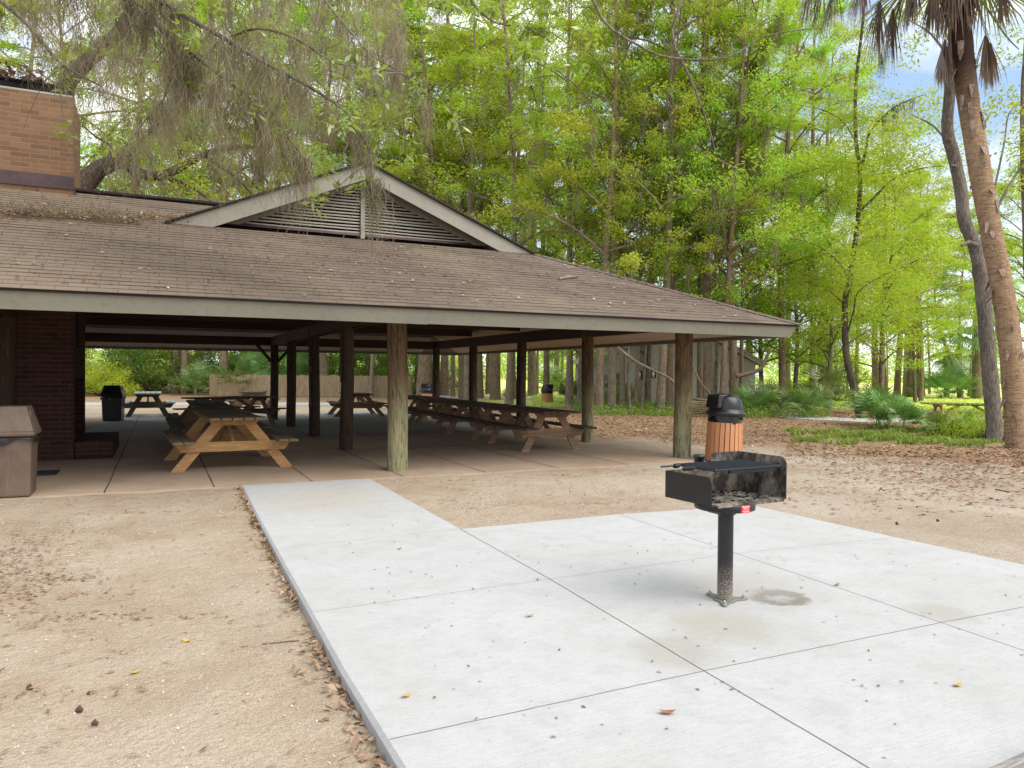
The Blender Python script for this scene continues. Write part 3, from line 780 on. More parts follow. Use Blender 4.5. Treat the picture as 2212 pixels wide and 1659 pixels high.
# ------------------------------------------------------------------ picnic tables
def picnic_table(name, legspan, seatspan, topw, mats, H=.755, L=2.44, overhang=.42):
    """long axis is local Y, origin on the floor in the middle"""
    mt, ml = mats; t = empty(name)
    e = L/2; nb = 5; bw = topw/nb
    m = MB()
    for i in range(nb):
        x = -topw/2+bw*(i+.5); m.box((x, random.uniform(-.004, .004), H-.019), (bw-.012, L, .038), bev=.006)
    m.build('tabletop', mt, t)
    zs = .435
    for s in (-1, 1):
        m = MB()
        for j in range(2): m.box((s*(seatspan/2-.07-j*.145), random.uniform(-.006, .006), zs), (.135, L, .038), bev=.006)
        m.build('seat', mt, t)
    for yy, sg in ((-e+overhang, -1), (e-overhang, 1)):
        # legs on the inner side of the end brace
        for s in (-1, 1):
            m = MB(); a = Vector((s*legspan/2, yy, 0)); b = Vector((s*.17, yy, H-.04))
            d = (b-a).normalized()
            # parallelogram with level ends
            w = .14; hw = w/2/abs(d.z)*1.0
            P = [(a.x-hw, yy-.019, 0), (a.x+hw, yy-.019, 0), (b.x+hw, yy-.019, b.z), (b.x-hw, yy-.019, b.z)]
            m.prism(P, (0, .038, 0)); m.build('leg', ml, t)
        m = MB(); z = zs-.019-.07; h = .07; hs = seatspan/2-.03
        y2 = yy+sg*.0385
        P = [(-hs, y2-.018, z+h), (hs, y2-.018, z+h), (hs-.10, y2-.018, z-h), (-hs+.10, y2-.018, z-h)]
        m.prism(P[::-1], (0, .036, 0)); m.build('brace', ml, t)
        m = MB(); hs = topw/2-.01; z1 = H-.038; P = [(-hs, y2-.018, z1), (hs, y2-.018, z1), (hs-.09, y2-.018, z1-.09), (-hs+.09, y2-.018, z1-.09)]
        m.prism(P[::-1], (0, .036, 0)); m.build('cleat', ml, t)
        m = MB(); m.bar((0, yy-sg*.02, zs-.1), (0, yy-sg*.62, H-.05), .04, .09); m.build('strut', ml, t)
    m = MB(); m.box((0, 0, H-.04-.02), (.09, L*.45, .038)); m.build('batten', ml, t)
    return t
def place(t, x, y, rz, label, group='wooden picnic tables under and around the pavilion', z=-.008):
    t.location = (x, y, z); t.rotation_euler = (0, 0, rz); tag(t, label, 'picnic table', group)
wide = picnic_table('picnic_table', 1.52, 1.70, .76, (MAT['grey_pine'], MAT['yellow_pine']), .78)
place(wide, .95, 12.45, math.radians(3), 'nearest picnic table, new yellow pine legs and darker weathered top, left of the front post')
for c in wide.children:
    if c.name.startswith('tabletop') or c.name.startswith('seat'): c.active_material = m_wood('near_top', (.11, .078, .054), (.32, .23, .155), 1, 1.0)
narrow = picnic_table('picnic_table', 1.10, 1.50, .80, (MAT['brown_top'], MAT['brown_pine']), .75)
place(narrow, 6.67, 13.15, 0, 'brown weathered picnic table nearest the right front corner of the pavilion')
def cp(src, x, y, rz, label, mats=None):
    c = copy_tree(src); place(c, x, y, rz, label)
    return c
aged = picnic_table('picnic_table', 1.52, 1.66, .76, (MAT['brown_top'], MAT['brown_pine']), .76)
place(aged, .98, 15.3, math.radians(1), 'dark old picnic table end to end behind the yellow pine one')
cp(aged, .95, 18.15, 0, 'farthest dark table of the left row, behind two others end to end')
cp(narrow, 6.76, 15.85, 0, 'second brown table of the right-hand row, counted from the front')
cp(narrow, 6.82, 18.55, 0, 'third brown table of the right-hand row, counted from the front')
cp(narrow, 6.95, 21.2, math.radians(2), 'farthest brown table of the right-hand row')
p = W(-7.6, 20.2); cp(aged, p.x, p.y, -YAW-math.radians(40), 'dark picnic table turned crosswise behind the left row')
cp(aged, 6.0, 25.0, math.radians(-4), 'brown table by itself beyond the dark inner posts at the back')
grey = picnic_table('picnic_table', 1.10, 1.60, .80, (m_wood('pale_top', (.20, .21, .20), (.38, .39, .38), 1), m_wood('dim_pine', (.06, .055, .045), (.15, .13, .1), 0)), .75)
place(grey, -.33, 27.0, 0, 'pale grey topped picnic table beyond the back left edge beside the black bin')
c = cp(aged, 3.1, 28.2, math.radians(-12), 'reddish brown table beyond the back edge in front of the board fence')
pt = picnic_table('picnic_table', 1.2, 1.6, .8, (m_wood('mossy_top', (.10, .10, .05), (.22, .2, .1), 1), MAT['yellow_pine']), .75)
q = along(2088, 23.3); place(pt, q.x, q.y, -YAW+math.radians(80), 'low mossy picnic table on the grass beside the curved oak trunk', z=-.13)

# ------------------------------------------------------------------ bins
def square_bin(x, y, rz, mat, label, name='trash_bin', sx=.53):
    t = empty(name, (x, y, -.006), rz, label, 'trash bin'); 
    m = MB(); b, tp = sx*.46, sx*.5; z = .68
    P0 = [(-b, -b, 0), (b, -b, 0), (b, b, 0), (-b, b, 0)]; P1 = [(-tp, -tp, z), (tp, -tp, z), (tp, tp, z), (-tp, tp, z)]
    m.add(P0+P1, [(3, 2, 1, 0), (4, 5, 6, 7)]+[(i, (i+1) % 4, (i+1) % 4+4, i+4) for i in range(4)])
    o = m.build('body', mat, t); bv = o.modifiers.new('b', 'BEVEL'); bv.width = .03; bv.segments = 3
    m = MB(); r = sx*.55
    m.box((0, 0, z+.035), (2*r, 2*r, .06), bev=.015)
    q0 = r*.97; q1 = r*.70; zt = z+.34; zb_ = z+.065
    P0 = [(-q0, -q0, zb_), (q0, -q0, zb_), (q0, q0, zb_), (-q0, q0, zb_)]; P1 = [(-q1, -q1*.95, zt), (q1, -q1*.95, zt), (q1, q1*.95, zt), (-q1, q1*.95, zt)]
    m.add(P0+P1, [(4, 5, 6, 7)]+[(i, (i+1) % 4, (i+1) % 4+4, i+4) for i in range(4)])
    o = m.build('lid', mat, t); bv = o.modifiers.new('b', 'BEVEL'); bv.width = .02; bv.segments = 3; bv.limit_method = 'ANGLE'
    for sg in (-1, 1):
        m = MB(); k = q0*.86; m.prism([(sg*(k+.004), -q0*.62, zb_+.05), (sg*(k+.004), q0*.62, zb_+.05), (sg*(q1+.035), q1*.62, zt-.05), (sg*(q1+.035), -q1*.62, zt-.05)], (-sg*.02, 0, 0)); m.build('flap', mat, o)
    bag(t, r*1.01, z-.01, 4)
    return t
def bag(parent, r, z, sides):
    """black liner folded over the rim"""
    m = MB(); n = 48; pv = None; rings = []
    for j in range(4):
        ring = []
        for k in range(n):
            a = 2*PI*k/n; c, s = math.cos(a), math.sin(a)
            rr = r/max(abs(c), abs(s))*.985 if sides == 4 else r
            drop = (.0, .03, .07, .10)[j]*(.45 if sides == 4 else 1)*(1+.45*math.sin(3*a+1)+.3*math.sin(7*a))
            wr = rr*(1+.012*math.sin(19*a+j)*(j > 0))+.008*math.sin(11*a)*(j > 0)
            ring.append((wr*c, wr*s, z-drop))
        rings += ring
    m.add(rings, [(j*n+k, j*n+(k+1) % n, (j+1)*n+(k+1) % n, (j+1)*n+k) for j in range(3) for k in range(n)], smooth=True)
    return m.build('bin_liner', MAT['black_plastic'], parent)
bb = ground_at(80, 1089)
def m_binbrown():
    t = NT('brown_plastic'); g = t.coord(); n = t.noise(g, 2.5, 5, .7); f = t.noise(t.coord(scale=(30, 30, 2)), 1, 4, .7)
    k = t.mix(t.ramp(n, [(.35, 0.), (.7, 1.)]), (.095, .065, .047), (.145, .105, .08)); k = t.mix(t.ramp(f, [(.5, 0.), (.75, .4)]), k, (.17, .14, .12))
    return t.bsdf(k, .6, t.bump(f, .1, .003), .3)
sq = square_bin(-1.56, 10.16, math.radians(0), m_binbrown(), 'brown plastic trash bin with hooded lid at the left corner of the slab')
sk = ground_at(244, 922); square_bin(-1.2, 24.5, math.radians(-8), MAT['black_plastic'], 'black square trash bin at the back left of the slab beside the grey table')
def m_slat():
    t = NT('orange_slats'); c = t.coord(scale=(25, 25, 1.5)); f = t.noise(c, 1, 4, .6)
    return t.bsdf(t.mix(f, (.42, .18, .08), (.58, .28, .14)), .6, t.bump(f, .1, .003), .3)
MAT['slat'] = m_slat()
def slat_bin(loc, rz, label, lean=(0, 0), sc=1.0):
    t = empty('trash_can', loc, rz, label, 'trash can', 'orange slatted trash cans'); t.rotation_euler = (lean[0], lean[1], rz); t.scale = (sc, sc, sc)
    R = .29; n = 22; h = .655
    for k in range(n):
        a = 2*PI*k/n; m = MB(); ca, sa = math.cos(a), math.sin(a); w = 2*PI*R/n*.43
        rb = R*1.07; 
        T = Vector((-sa, ca, 0)); N = Vector((ca, sa, 0))
        P = [N*rb-T*w, N*rb+T*w, N*R+T*w*.97+Vector((0, 0, h)), N*R-T*w*.97+Vector((0, 0, h))]
        m.prism(P, N*-.02); m.build('slat', MAT['slat'], t)
    m = MB(); m.lathe([(0, .03), (R*1.0, .03), (R*.93, h-.01), (R*.93, .81), (R*.9, .81)], n=32); m.build('inner_can', MAT['black_plastic'], t)
    bag(t, R*1.0, .79, 0)
    # lid: ring + dome with a square hood opening
    m = MB(); z = .79; m.lathe([(R*.9, z-.02), (R*1.13, z-.02), (R*1.16, z+.01), (R*1.14, z+.05), (R*1.04, z+.07), (R*1.0, z+.09)], n=40); lid = m.build('lid', MAT['black_plastic'], t)
    m = MB(); n = 36; rings = []; mm = 9
    for j in range(mm):
        f = j/(mm-1); hz = z+.07+.29*math.sin(f*PI/2)
        ring = []
        for k in range(n):
            a = 2*PI*k/n; rr = R*1.0*(math.cos(f*PI/2)**.42 if f < 1 else 0.0)
            x, y = rr*math.cos(a), rr*math.sin(a)
            x = max(x, -R*.72) if f < .95 else x
            ring.append((x, y, hz-(.05*f if x > 0 else 0)*abs(x)/R))
        rings += ring
    m.add(rings, [(j*n+k, j*n+(k+1) % n, (j+1)*n+(k+1) % n, (j+1)*n+k) for j in range(mm-1) for k in range(n)], smooth=True)
    dm = m.build('dome', MAT['black_plastic'], lid)
    m = MB()   # square hood with its door
    m.prism([(-R*.98, -R*.66, z+.10), (-R*.98, R*.66, z+.10), (-R*.90, R*.60, z+.335), (-R*.90, -R*.60, z+.335)], (R*.9, 0, .02)); o = m.build('hood', MAT['black_plastic'], lid)
    bv = o.modifiers.new('b', 'BEVEL'); bv.width = .02; bv.segments = 3
    m = MB(); m.prism([(-R*.99-.004, -R*.5, z+.13), (-R*.99-.004, R*.5, z+.13), (-R*.93-.004, R*.47, z+.29), (-R*.93-.004, -R*.47, z+.29)], (.01, 0, 0)); m.build('flap', MAT['vent_dark'], lid)
    return t
q = along(1564, 12.75, -.03); slat_bin(q, -YAW+math.radians(18), 'orange slatted trash can with black domed lid standing behind the grill', (math.radians(0), math.radians(2.6)), 1.0)
q = along(1182, 38, -.2); slat_bin(q, -YAW+math.radians(200), 'distant orange slatted trash can with black lid on the grey path', sc=1.0)
q = along(924, 33, -.12); slat_bin(q, -YAW+math.radians(60), 'distant trash can whose black lid shows between the log post and the table row', sc=1.0)
m = MB(); gq = ground_at(98, 1037); m.box((gq.x, gq.y, .002), (.34, .5, .016), bev=.006); tag(m.build('floor_mat', m_simple('rubber_mat', (.03, .03, .03), .8)), 'dark rubber mat on the slab between the brown bin and the fireplace', 'mat')

# ------------------------------------------------------------------ grill
def grill():
    g0 = Vector((gp.x, gp.y, 0)); P1, P2, P3, P4 = [W(*p)for p in ((.978, 4.71), (1.172, 4.335), (1.719, 4.64), (1.525, 5.03))]
    ctr = (P1+P2+P3+P4)/4; ex = ((P3-P2)+(P4-P1)).normalized(); ey = Vector((-ex.y, ex.x, 0))  # ex long, ey away
    g0 = W((1572.5-CX)/F_*4.72, 4.72)
    LX, LY = .641, .415; ang = .063; ex = Vector((math.cos(ang), math.sin(ang), 0)); ey = Vector((-ex.y, ex.x, 0)); g0 = Vector((3.240, 3.672, 0)); ctr = Vector((3.281, 3.724, 0))
    t = empty('park_grill', g0, ang, 'black pedestal charcoal grill with a raised grate standing on the concrete pad', 'grill')
    off = ctr-g0; ox = off.dot(ex); oy = off.dot(ey)
    sootmat = soot()
    zb_ = .640; hl, hh = .171, .2685; th = .005
    x0, x1, y0, y1 = ox-LX/2, ox+LX/2, oy-LY/2, oy+LY/2
    def panel(name, prof, d, mats):  # prof: 3d outline ; outer dark, inner sooty
        m = MB(); n = len(prof); P = [Vector(p) for p in prof]; D = Vector(d)
        m.add(P+[p+D for p in P], [tuple(range(n)), tuple(range(2*n-1, n-1, -1))]+[(i, i+n, (i+1) % n+n, (i+1) % n) for i in range(n)])
        m.m[0] = 0
        m.m[1] = 1
        return m.build(name, mats, t)
    def rnd(pts, idx, r, axis):
        # round corner idx of polygon
        p = Vector(pts[idx]); a = Vector(pts[idx-1]); b = Vector(pts[(idx+1) % len(pts)]); da = (a-p).normalized(); db = (b-p).normalized()
        out = []
        for k in range(7):
            u = k/6*PI/2; out.append(p+da*r*(1-math.sin(u))+db*r*(1-math.cos(u)))
        return [Vector(q) for q in pts[:idx]]+out+[Vector(q) for q in pts[idx+1:]]
    # left end panel (x = x0), low
    pr = [(x0, y1, zb_), (x0, y0, zb_), (x0, y0, zb_+hl+.004), (x0, y1, zb_+hl)]
    panel('side_panel', rnd(pr, 2, .045, 0), (th, 0, 0), [MAT['black_paint'], sootmat])
    pr = [(x1, y0, zb_), (x1, y1, zb_), (x1, y1, zb_+hh), (x1, y0, zb_+hh)]
    panel('side_panel', rnd(pr, 3, .05, 0), (-th, 0, 0), [MAT['black_paint'], sootmat])
    xs = x1-.255
    pr = [Vector(p) for p in ((x1-th, y1, zb_), (x0+th, y1, zb_), (x0+th, y1, zb_+hl), (xs-.02, y1, zb_+hl), (xs, y1, zb_+hl+.02), (xs, y1, zb_+hh-.035), (xs+.012, y1, zb_+hh-.01), (xs+.04, y1, zb_+hh), (x1-th, y1, zb_+hh))]
    panel('back_panel', pr, (0, -th, 0), [MAT['black_paint'], sootmat])
    m = MB(); m.box((ox, oy, zb_+.004), (LX-.002, LY, .008)); m.bar((x0+.05, y0-.004, zb_-.004), (x1-.03, y0-.004, zb_-.004), .012, .016)
    m.build('tray', sootmat, t)
    # ash flecks / charcoal bits
    m = MB(); rs = random.Random(4)
    for _ in range(110):
        s = rs.uniform(.003, .011); m.box((rs.uniform(x0+.03, x1-.03), rs.uniform(y0+.03, y1-.02), zb_+.010+s*.3), (s*1.5, s, s*.7), Matrix.Rotation(rs.uniform(0, 3), 3, 'Z'))
    m.build('charcoal', MAT['vent_dark'], t)
    # swivel drum below, label
    cx_ = 0.0; cyo = 0.0
    dc = W((1568-CX)/F_*4.70, 4.70)-g0; dx, dy = dc.dot(ex), dc.dot(ey)
    m = MB(); m.lathe([(0, .582), (.165, .582), (.185, .589), (.187, .593), (.187, .632), (.183, .636), (0, .636)], (dx, dy, 0), 48); m.build('swivel_drum', MAT['black_paint'], t)
    m = MB(); m.box((0, 0, .570), (.20, .12, .022), bev=.005); m.lathe([(.048, .545), (.06, .55), (.06, .58)], (0, 0, 0), 32); m.build('bracket', MAT['black_paint'], t)
    # sticker on the drum facing the camera, right side
    a0 = math.radians(0)
    camdir = (Vector((0, 0, 0))-g0); camdir.z = 0; camdir.normalize()
    rr_ = Vector((math.cos(YAW), -math.sin(YAW), 0))
    nrm = (camdir*.80+rr_*.60).normalized()
    nl = Vector((nrm.dot(ex), nrm.dot(ey), 0)); aa = math.atan2(nl.y, nl.x)
    m = MB(); hw = .036/.187*1.0; n = 8
    for i in range(n):
        b0, b1 = aa-hw+2*hw*i/n, aa-hw+2*hw*(i+1)/n; r = .1885
        m.poly([(dx+r*math.cos(b0), dy+r*math.sin(b0), .587), (dx+r*math.cos(b1), dy+r*math.sin(b1), .587), (dx+r*math.cos(b1), dy+r*math.sin(b1), .634), (dx+r*math.cos(b0), dy+r*math.sin(b0), .634)])
    st = m.build('sticker', m_simple('red_sticker', (.62, .02, .03), .4, .05), t)
    white = m_simple('white_print', (.85, .8, .8), .5, .02)
    def text(body, size, z, x=0.0):
        cu = bpy.data.curves.new('lettering', 'FONT'); cu.body = body; cu.size = size; cu.align_x = 'CENTER'; cu.align_y = 'CENTER'; cu.extrude = .0003; cu.offset = size*.02
        o = bpy.data.objects.new('lettering', cu); COL.objects.link(o)
        dg = bpy.context.evaluated_depsgraph_get(); me = bpy.data.meshes.new_from_object(o.evaluated_get(dg)); COL.objects.unlink(o); bpy.data.objects.remove(o)
        # wrap round the drum
        for v in me.vertices:
            b = aa+(v.co.x+x)/.19; r = .1892+v.co.z
            zz = v.co.y+z; v.co = (dx+r*math.cos(b), dy+r*math.sin(b), zz)
        me.materials.clear(); me.materials.append(white)
        ob = bpy.data.objects.new('lettering', me); COL.objects.link(ob); ob.parent = st
    text('Pilot Rock', .0135, .6255)
    m = MB(); rs = random.Random(2)
    for row, (z, a, b) in enumerate([(.614, -.6, .3), (.610, -.5, .6), (.600, -.7, .7), (.596, -.7, .75), (.592, -.5, .5)]):
        k = a
        while k < b:
            l = rs.uniform(.06, .16); b0, b1 = aa+k*hw, aa+min(b, k+l)*hw; r = .1892
            m.poly([(dx+r*math.cos(b0), dy+r*math.sin(b0), z), (dx+r*math.cos(b1), dy+r*math.sin(b1), z), (dx+r*math.cos(b1), dy+r*math.sin(b1), z+.0022), (dx+r*math.cos(b0), dy+r*math.sin(b0), z+.0022)]); k += l+.05
    m.build('fine_print', white, st)
    # pedestal
    m = MB(); m.lathe([(.048, .0), (.048, .562)], n=40); m.build('pedestal', splash(), t)
    # three lobed foot with bolts
    m = MB(); n = 72; top = []; ph = math.radians(-25)-ang
    lobes = [ground_at(1533, 1277)-g0, ground_at(1572, 1305)-g0, ground_at(1612, 1288)-g0]
    angs = [math.atan2(l.dot(ey), l.dot(ex)) for l in lobes]
    ring = []
    for k in range(n):
        a = 2*PI*k/n; r = .068
        for q in angs:
            dlt = math.atan2(math.sin(a-q), math.cos(a-q)); r = max(r, .068+.085*math.exp(-(dlt/.26)**2))
        ring.append((r*math.cos(a), r*math.sin(a)))
    m.add([(x, y, .0) for x, y in ring]+[(x, y, .010) for x, y in ring]+[(x*.97, y*.97, .013) for x, y in ring], [(k, (k+1) % n, (k+1) % n+n, k+n) for k in range(n)]+[(k+n, (k+1) % n+n, (k+1) % n+2*n, k+2*n) for k in range(n)]+[tuple(range(2*n, 3*n))])
    ft = m.build('foot_plate', m_simple('sandy_steel', (.21, .20, .18), .6, .3, 30, .3, .4, .3), t)
    for q in angs:
        m = MB(); c = (.125*math.cos(q), .125*math.sin(q), 0); m.lathe([(.016, .013), (.016, .016), (.0115, .016), (.0115, .027), (0, .027)], c, 6, smooth=False); m.lathe([(.006, .027), (.006, .036), (0, .036)], c, 10)
        m.build('bolt', m_simple('zinc_bolt', (.42, .41, .38), .4, .2, 30, .1, .5, .6), ft)
    # grate
    gz_ = .858; m = MB(); gx0, gx1, gy0, gy1 = x0+.002, x1-.085, y0-.02, y0+.315
    m.tube([(gx0, gy0, gz_), (gx1, gy0, gz_), (gx1, gy1, gz_), (gx0, gy1, gz_), (gx0, gy0, gz_)], .007, 8)
    nb = 22
    for i in range(1, nb):
        x = gx0+(gx1-gx0)*i/nb; m.tube([(x, gy0, gz_+.005), (x, gy1, gz_+.005)], .0045, 6)
    for yy in (.3, .7): m.tube([(gx0, gy0+(gy1-gy0)*yy, gz_-.008), (gx1, gy0+(gy1-gy0)*yy, gz_-.008)], .005, 6)
    gr = m.build('grate', m_simple('blued_steel', (.022, .025, .033), .45, .3, 30, .2, .5, .5), t)
    for yy, hl_ in ((gy0+.16, .10), (gy0+.29, .16)):
        m = MB(); m.tube([(gx0, yy, gz_), (gx0-hl_*.5, yy, gz_+.002), (gx0-hl_, yy, gz_)], .006, 8)
        cpts = []
        for k in range(60): a = k*.75; cpts.append((gx0-.02-(.0013 if hl_ < .12 else .0006)*k, yy+.013*math.cos(a), gz_+.013*math.sin(a)))
        m.tube(cpts, .0032, 5); m.build('spring_handle', MAT['black_paint'], gr)
    m = MB(); m.bar((x1-.012, y0+.06, gz_-.032), (x0+.22, y0+.08, gz_-.032), .025, .02); m.build('grate_support', MAT['black_paint'], t); m = MB(); m.bar((x1-.012, y0+.28, gz_-.03), (x0+.25, y0+.27, gz_-.03), .02, .02); m.build('grate_support', MAT['black_paint'], t)
    # adjusting post behind the box
    pc = W((1515-CX)/F_*4.98, 4.98)-g0; px_, py_ = pc.dot(ex), y1+.042
    m = MB(); m.lathe([(.034, .60), (.034, .868), (.039, .868), (.040, .882), (.038, .891), (.030, .895), (0, .896)], (px_, py_, 0), 24); m.build('adjusting_post', MAT['black_paint'], t)
def soot():
    t = NT('sooty_steel'); g = t.coord(); n = t.noise(g, 9, 6, .7, .6); n2 = t.noise(t.coord(scale=(9, 9, 6)), 1.1, 6, .72); n3 = t.noise(g, 60, 3, .8)
    k = t.mix(t.ramp(n, [(.35, 0.), (.65, 1.)]), (.19, .165, .13), (.30, .265, .21))
    k = t.mix(t.ramp(n2, [(.38, 0.), (.55, .93)]), k, (.022, .018, .017))
    k = t.mix(t.ramp(n3, [(.58, 0.), (.7, .5)]), k, (.10, .05, .035))
    return t.bsdf(k, .75, t.bump(n3, .3, .003), .3)
def splash():
    t = NT('black_pole_sand_splashed'); g = t.coord(); z = t.n('ShaderNodeSeparateXYZ', i_0=g).outputs[2]
    v = t.n('ShaderNodeTexNoise', i_Vector=g, i_Scale=190.0, i_Detail=3.0, i_Roughness=.9).outputs['Fac']
    hgt = t.ramp(t.math('MULTIPLY', z, 1.7), [(.05, .47), (.35, .56), (.62, .80)])
    msk = t.math('MULTIPLY', t.math('SUBTRACT', v, hgt), 25, clamp=True)
    k = t.mix(msk, (.011, .011, .012), (.36, .31, .25))
    return t.bsdf(k, t.math('ADD', .38, t.math('MULTIPLY', msk, .5)), None, .5)
grill()

m = MB(); a = ground_at(2066, 1667, .14); b = ground_at(2330, 1545, .14); dv_ = (b-a).normalized(); sd_ = Vector((dv_.y, -dv_.x, 0))
for i in range(3): m.box(tuple((a+b)/2+sd_*(.075+.15*i)-Vector((0, 0, .07))), ((b-a).length+.1, .144, .14), Matrix.Rotation(math.atan2(dv_.y, dv_.x), 3, 'Z'), bev=.02)
tag(m.build('timber_step', m_wood('silvered_timber', (.16, .14, .13), (.36, .33, .31), 0, 1.0)), 'silvered weathered timber edge in the bottom right corner of the pad', 'timber')

# ------------------------------------------------------------------ foliage tools
LEAFM = {
 'spring': m_leaf('spring_leaves', (.18, .28, .03), (.53, .68, .09), (.82, .87, .26), .55, .015),
 'mid':    m_leaf('broad_leaves', (.19, .30, .03), (.52, .69, .075), (.80, .86, .22), .52, .015),
 'olive':  m_leaf('oak_leaves', (.14, .20, .025), (.42, .52, .06), (.70, .72, .16), .5, .02),
 'dark':   m_leaf('evergreen_leaves', (.07, .12, .02), (.24, .35, .05), (.52, .58, .12), .45, .03),
 'near':   m_leaf('near_leaves', (.14, .28, .03), (.32, .54, .06), (.62, .68, .12), .5, .1, 2.0),
 'frond':  m_leaf('palmetto_fronds', (.08, .15, .04), (.24, .37, .11), (.48, .56, .22), .3, .05, 1.5),
 'grass':  m_leaf('ground_cover', (.12, .19, .035), (.30, .40, .08), (.56, .56, .2), .35, .01, 1.0),
 'litter': m_leaf('dead_leaves', (.16, .095, .05), (.40, .26, .15), (.68, .53, .38), .1, .05, 1.0, .05),
 'moss':   m_leaf('spanish_moss', (.12, .10, .07), (.31, .26, .19), (.48, .42, .32), .3, .005, .8, .04),
 'dead':   m_leaf('dead_fronds', (.06, .035, .028), (.19, .115, .085), (.36, .26, .20), .2, .08, 1.5, .04),
}
BARK = {
 'grey': m_bark('grey_bark', (.15, .118, .083), (.36, .29, .21)),
 'brown': m_bark('brown_bark', (.14, .098, .065), (.34, .255, .17)),
 'dark': m_bark('dark_bark', (.045, .032, .025), (.13, .10, .075)),
 'lichen': m_bark('lichen_bark', (.10, .08, .06), (.25, .21, .16), (9, 9, 3), .6, (.33, .34, .27)),
}
def unit(v): return v/np.maximum(np.linalg.norm(v, axis=-1, keepdims=True), 1e-6)
def leafcloud(C, n, rad, L, rng, wr=.42, flat=.5, tip=.0, shade=None, jit=1.0):
    """kite shaped leaves scattered round cluster centres C; rad per cluster; flat = vertical squash"""
    C = np.asarray(C, float); N = len(C)*n
    cl = np.repeat(np.arange(len(C)), n)
    u = unit(rng.normal(size=(N, 3)))*(rng.random((N, 1))**.45)
    r = (np.asarray(rad)*np.ones(len(C)))[cl][:, None]
    off = u*r; off[:, 2] *= flat
    P = C[cl]+off
    d = rng.normal(size=(N, 3)); d[:, 2] = d[:, 2]*.55-.25; d = unit(d+u*.5)
    up = rng.normal(size=(N, 3))*.75+np.array([0, 0, 1.0]); s = unit(np.cross(d, up))
    l = L*(.6+.8*rng.random((N, 1)))
    w = l*wr*.5
    V = np.stack([P, P+d*l*.45+s*w, P+d*l, P+d*l*.45-s*w], 1).reshape(-1, 3)
    Q = np.arange(N*4).reshape(-1, 4)
    base = rng.random(len(C))[cl]
    t = .45*base+.2*rng.random(N)+.35*(u[:, 2]*.5+.5)  # upper leaves of each cluster lighter: top light put into the tint
    return V, Q, np.clip(t, 0, 1)
def strands(A, n, length, rng, wid=.008, spread=.12, seg=6, sway=.05):
    """hanging strands from anchors A (each with its own length)"""
    A = np.asarray(A, float); K = len(A)*n; idx = np.repeat(np.arange(len(A)), n)
    Ln = (np.asarray(length)*np.ones(len(A)))[idx]*(.25+.75*rng.random(K)**.8)
    p = A[idx]+rng.normal(size=(K, 3))*spread*np.array([1, 1, .6])
    drift = rng.normal(size=(K, 3))*.08; drift[:, 2] = 0
    cl = rng.normal(size=(len(A), 3))*.10; cl[:, 2] = 0; drift += cl[idx]
    th = rng.random(K)*2*PI; side = np.stack([np.cos(th), np.sin(th), np.zeros(K)], 1)
    V = np.zeros((K, (seg+1)*2, 3)); pos = p.copy()
    for j in range(seg+1):
        wj = wid*(1-.75*j/seg)*.5
        V[:, 2*j] = pos-side*wj; V[:, 2*j+1] = pos+side*wj
        st = drift*.6+rng.normal(size=(K, 3))*sway*2.2; st[:, 2] = -1
        pos = pos+st*(Ln/seg)[:, None]
        # pull strands of a clump together as they fall
        ctr = A[idx]; pos[:, :2] += (ctr[:, :2]+cl[idx][:, :2]*(A[idx][:, 2]-pos[:, 2])[:, None]-pos[:, :2])*.10
    b = np.arange(K)[:, None]*((seg+1)*2)
    Q = np.concatenate([b+np.array([[2*j, 2*j+1, 2*j+3, 2*j+2]]) for j in range(seg)], 0)
    # reorder tint accordingly
    tint = np.clip(.5*rng.random(len(A))[idx]+.5*rng.random(K), 0, 1)
    return V.reshape(-1, 3), Q, np.tile(tint, seg)
def joinc(parts):
    Vs, Qs, Ts = [], [], []; o = 0
    for V, Q, T in parts: Vs.append(V); Qs.append(Q+o); Ts.append(T); o += len(V)
    return np.concatenate(Vs), np.concatenate(Qs), np.concatenate(Ts)
def bez(a, b, c, n):
    return [a*(1-t)**2+b*2*t*(1-t)+c*t*t for t in [i/(n-1) for i in range(n)]]
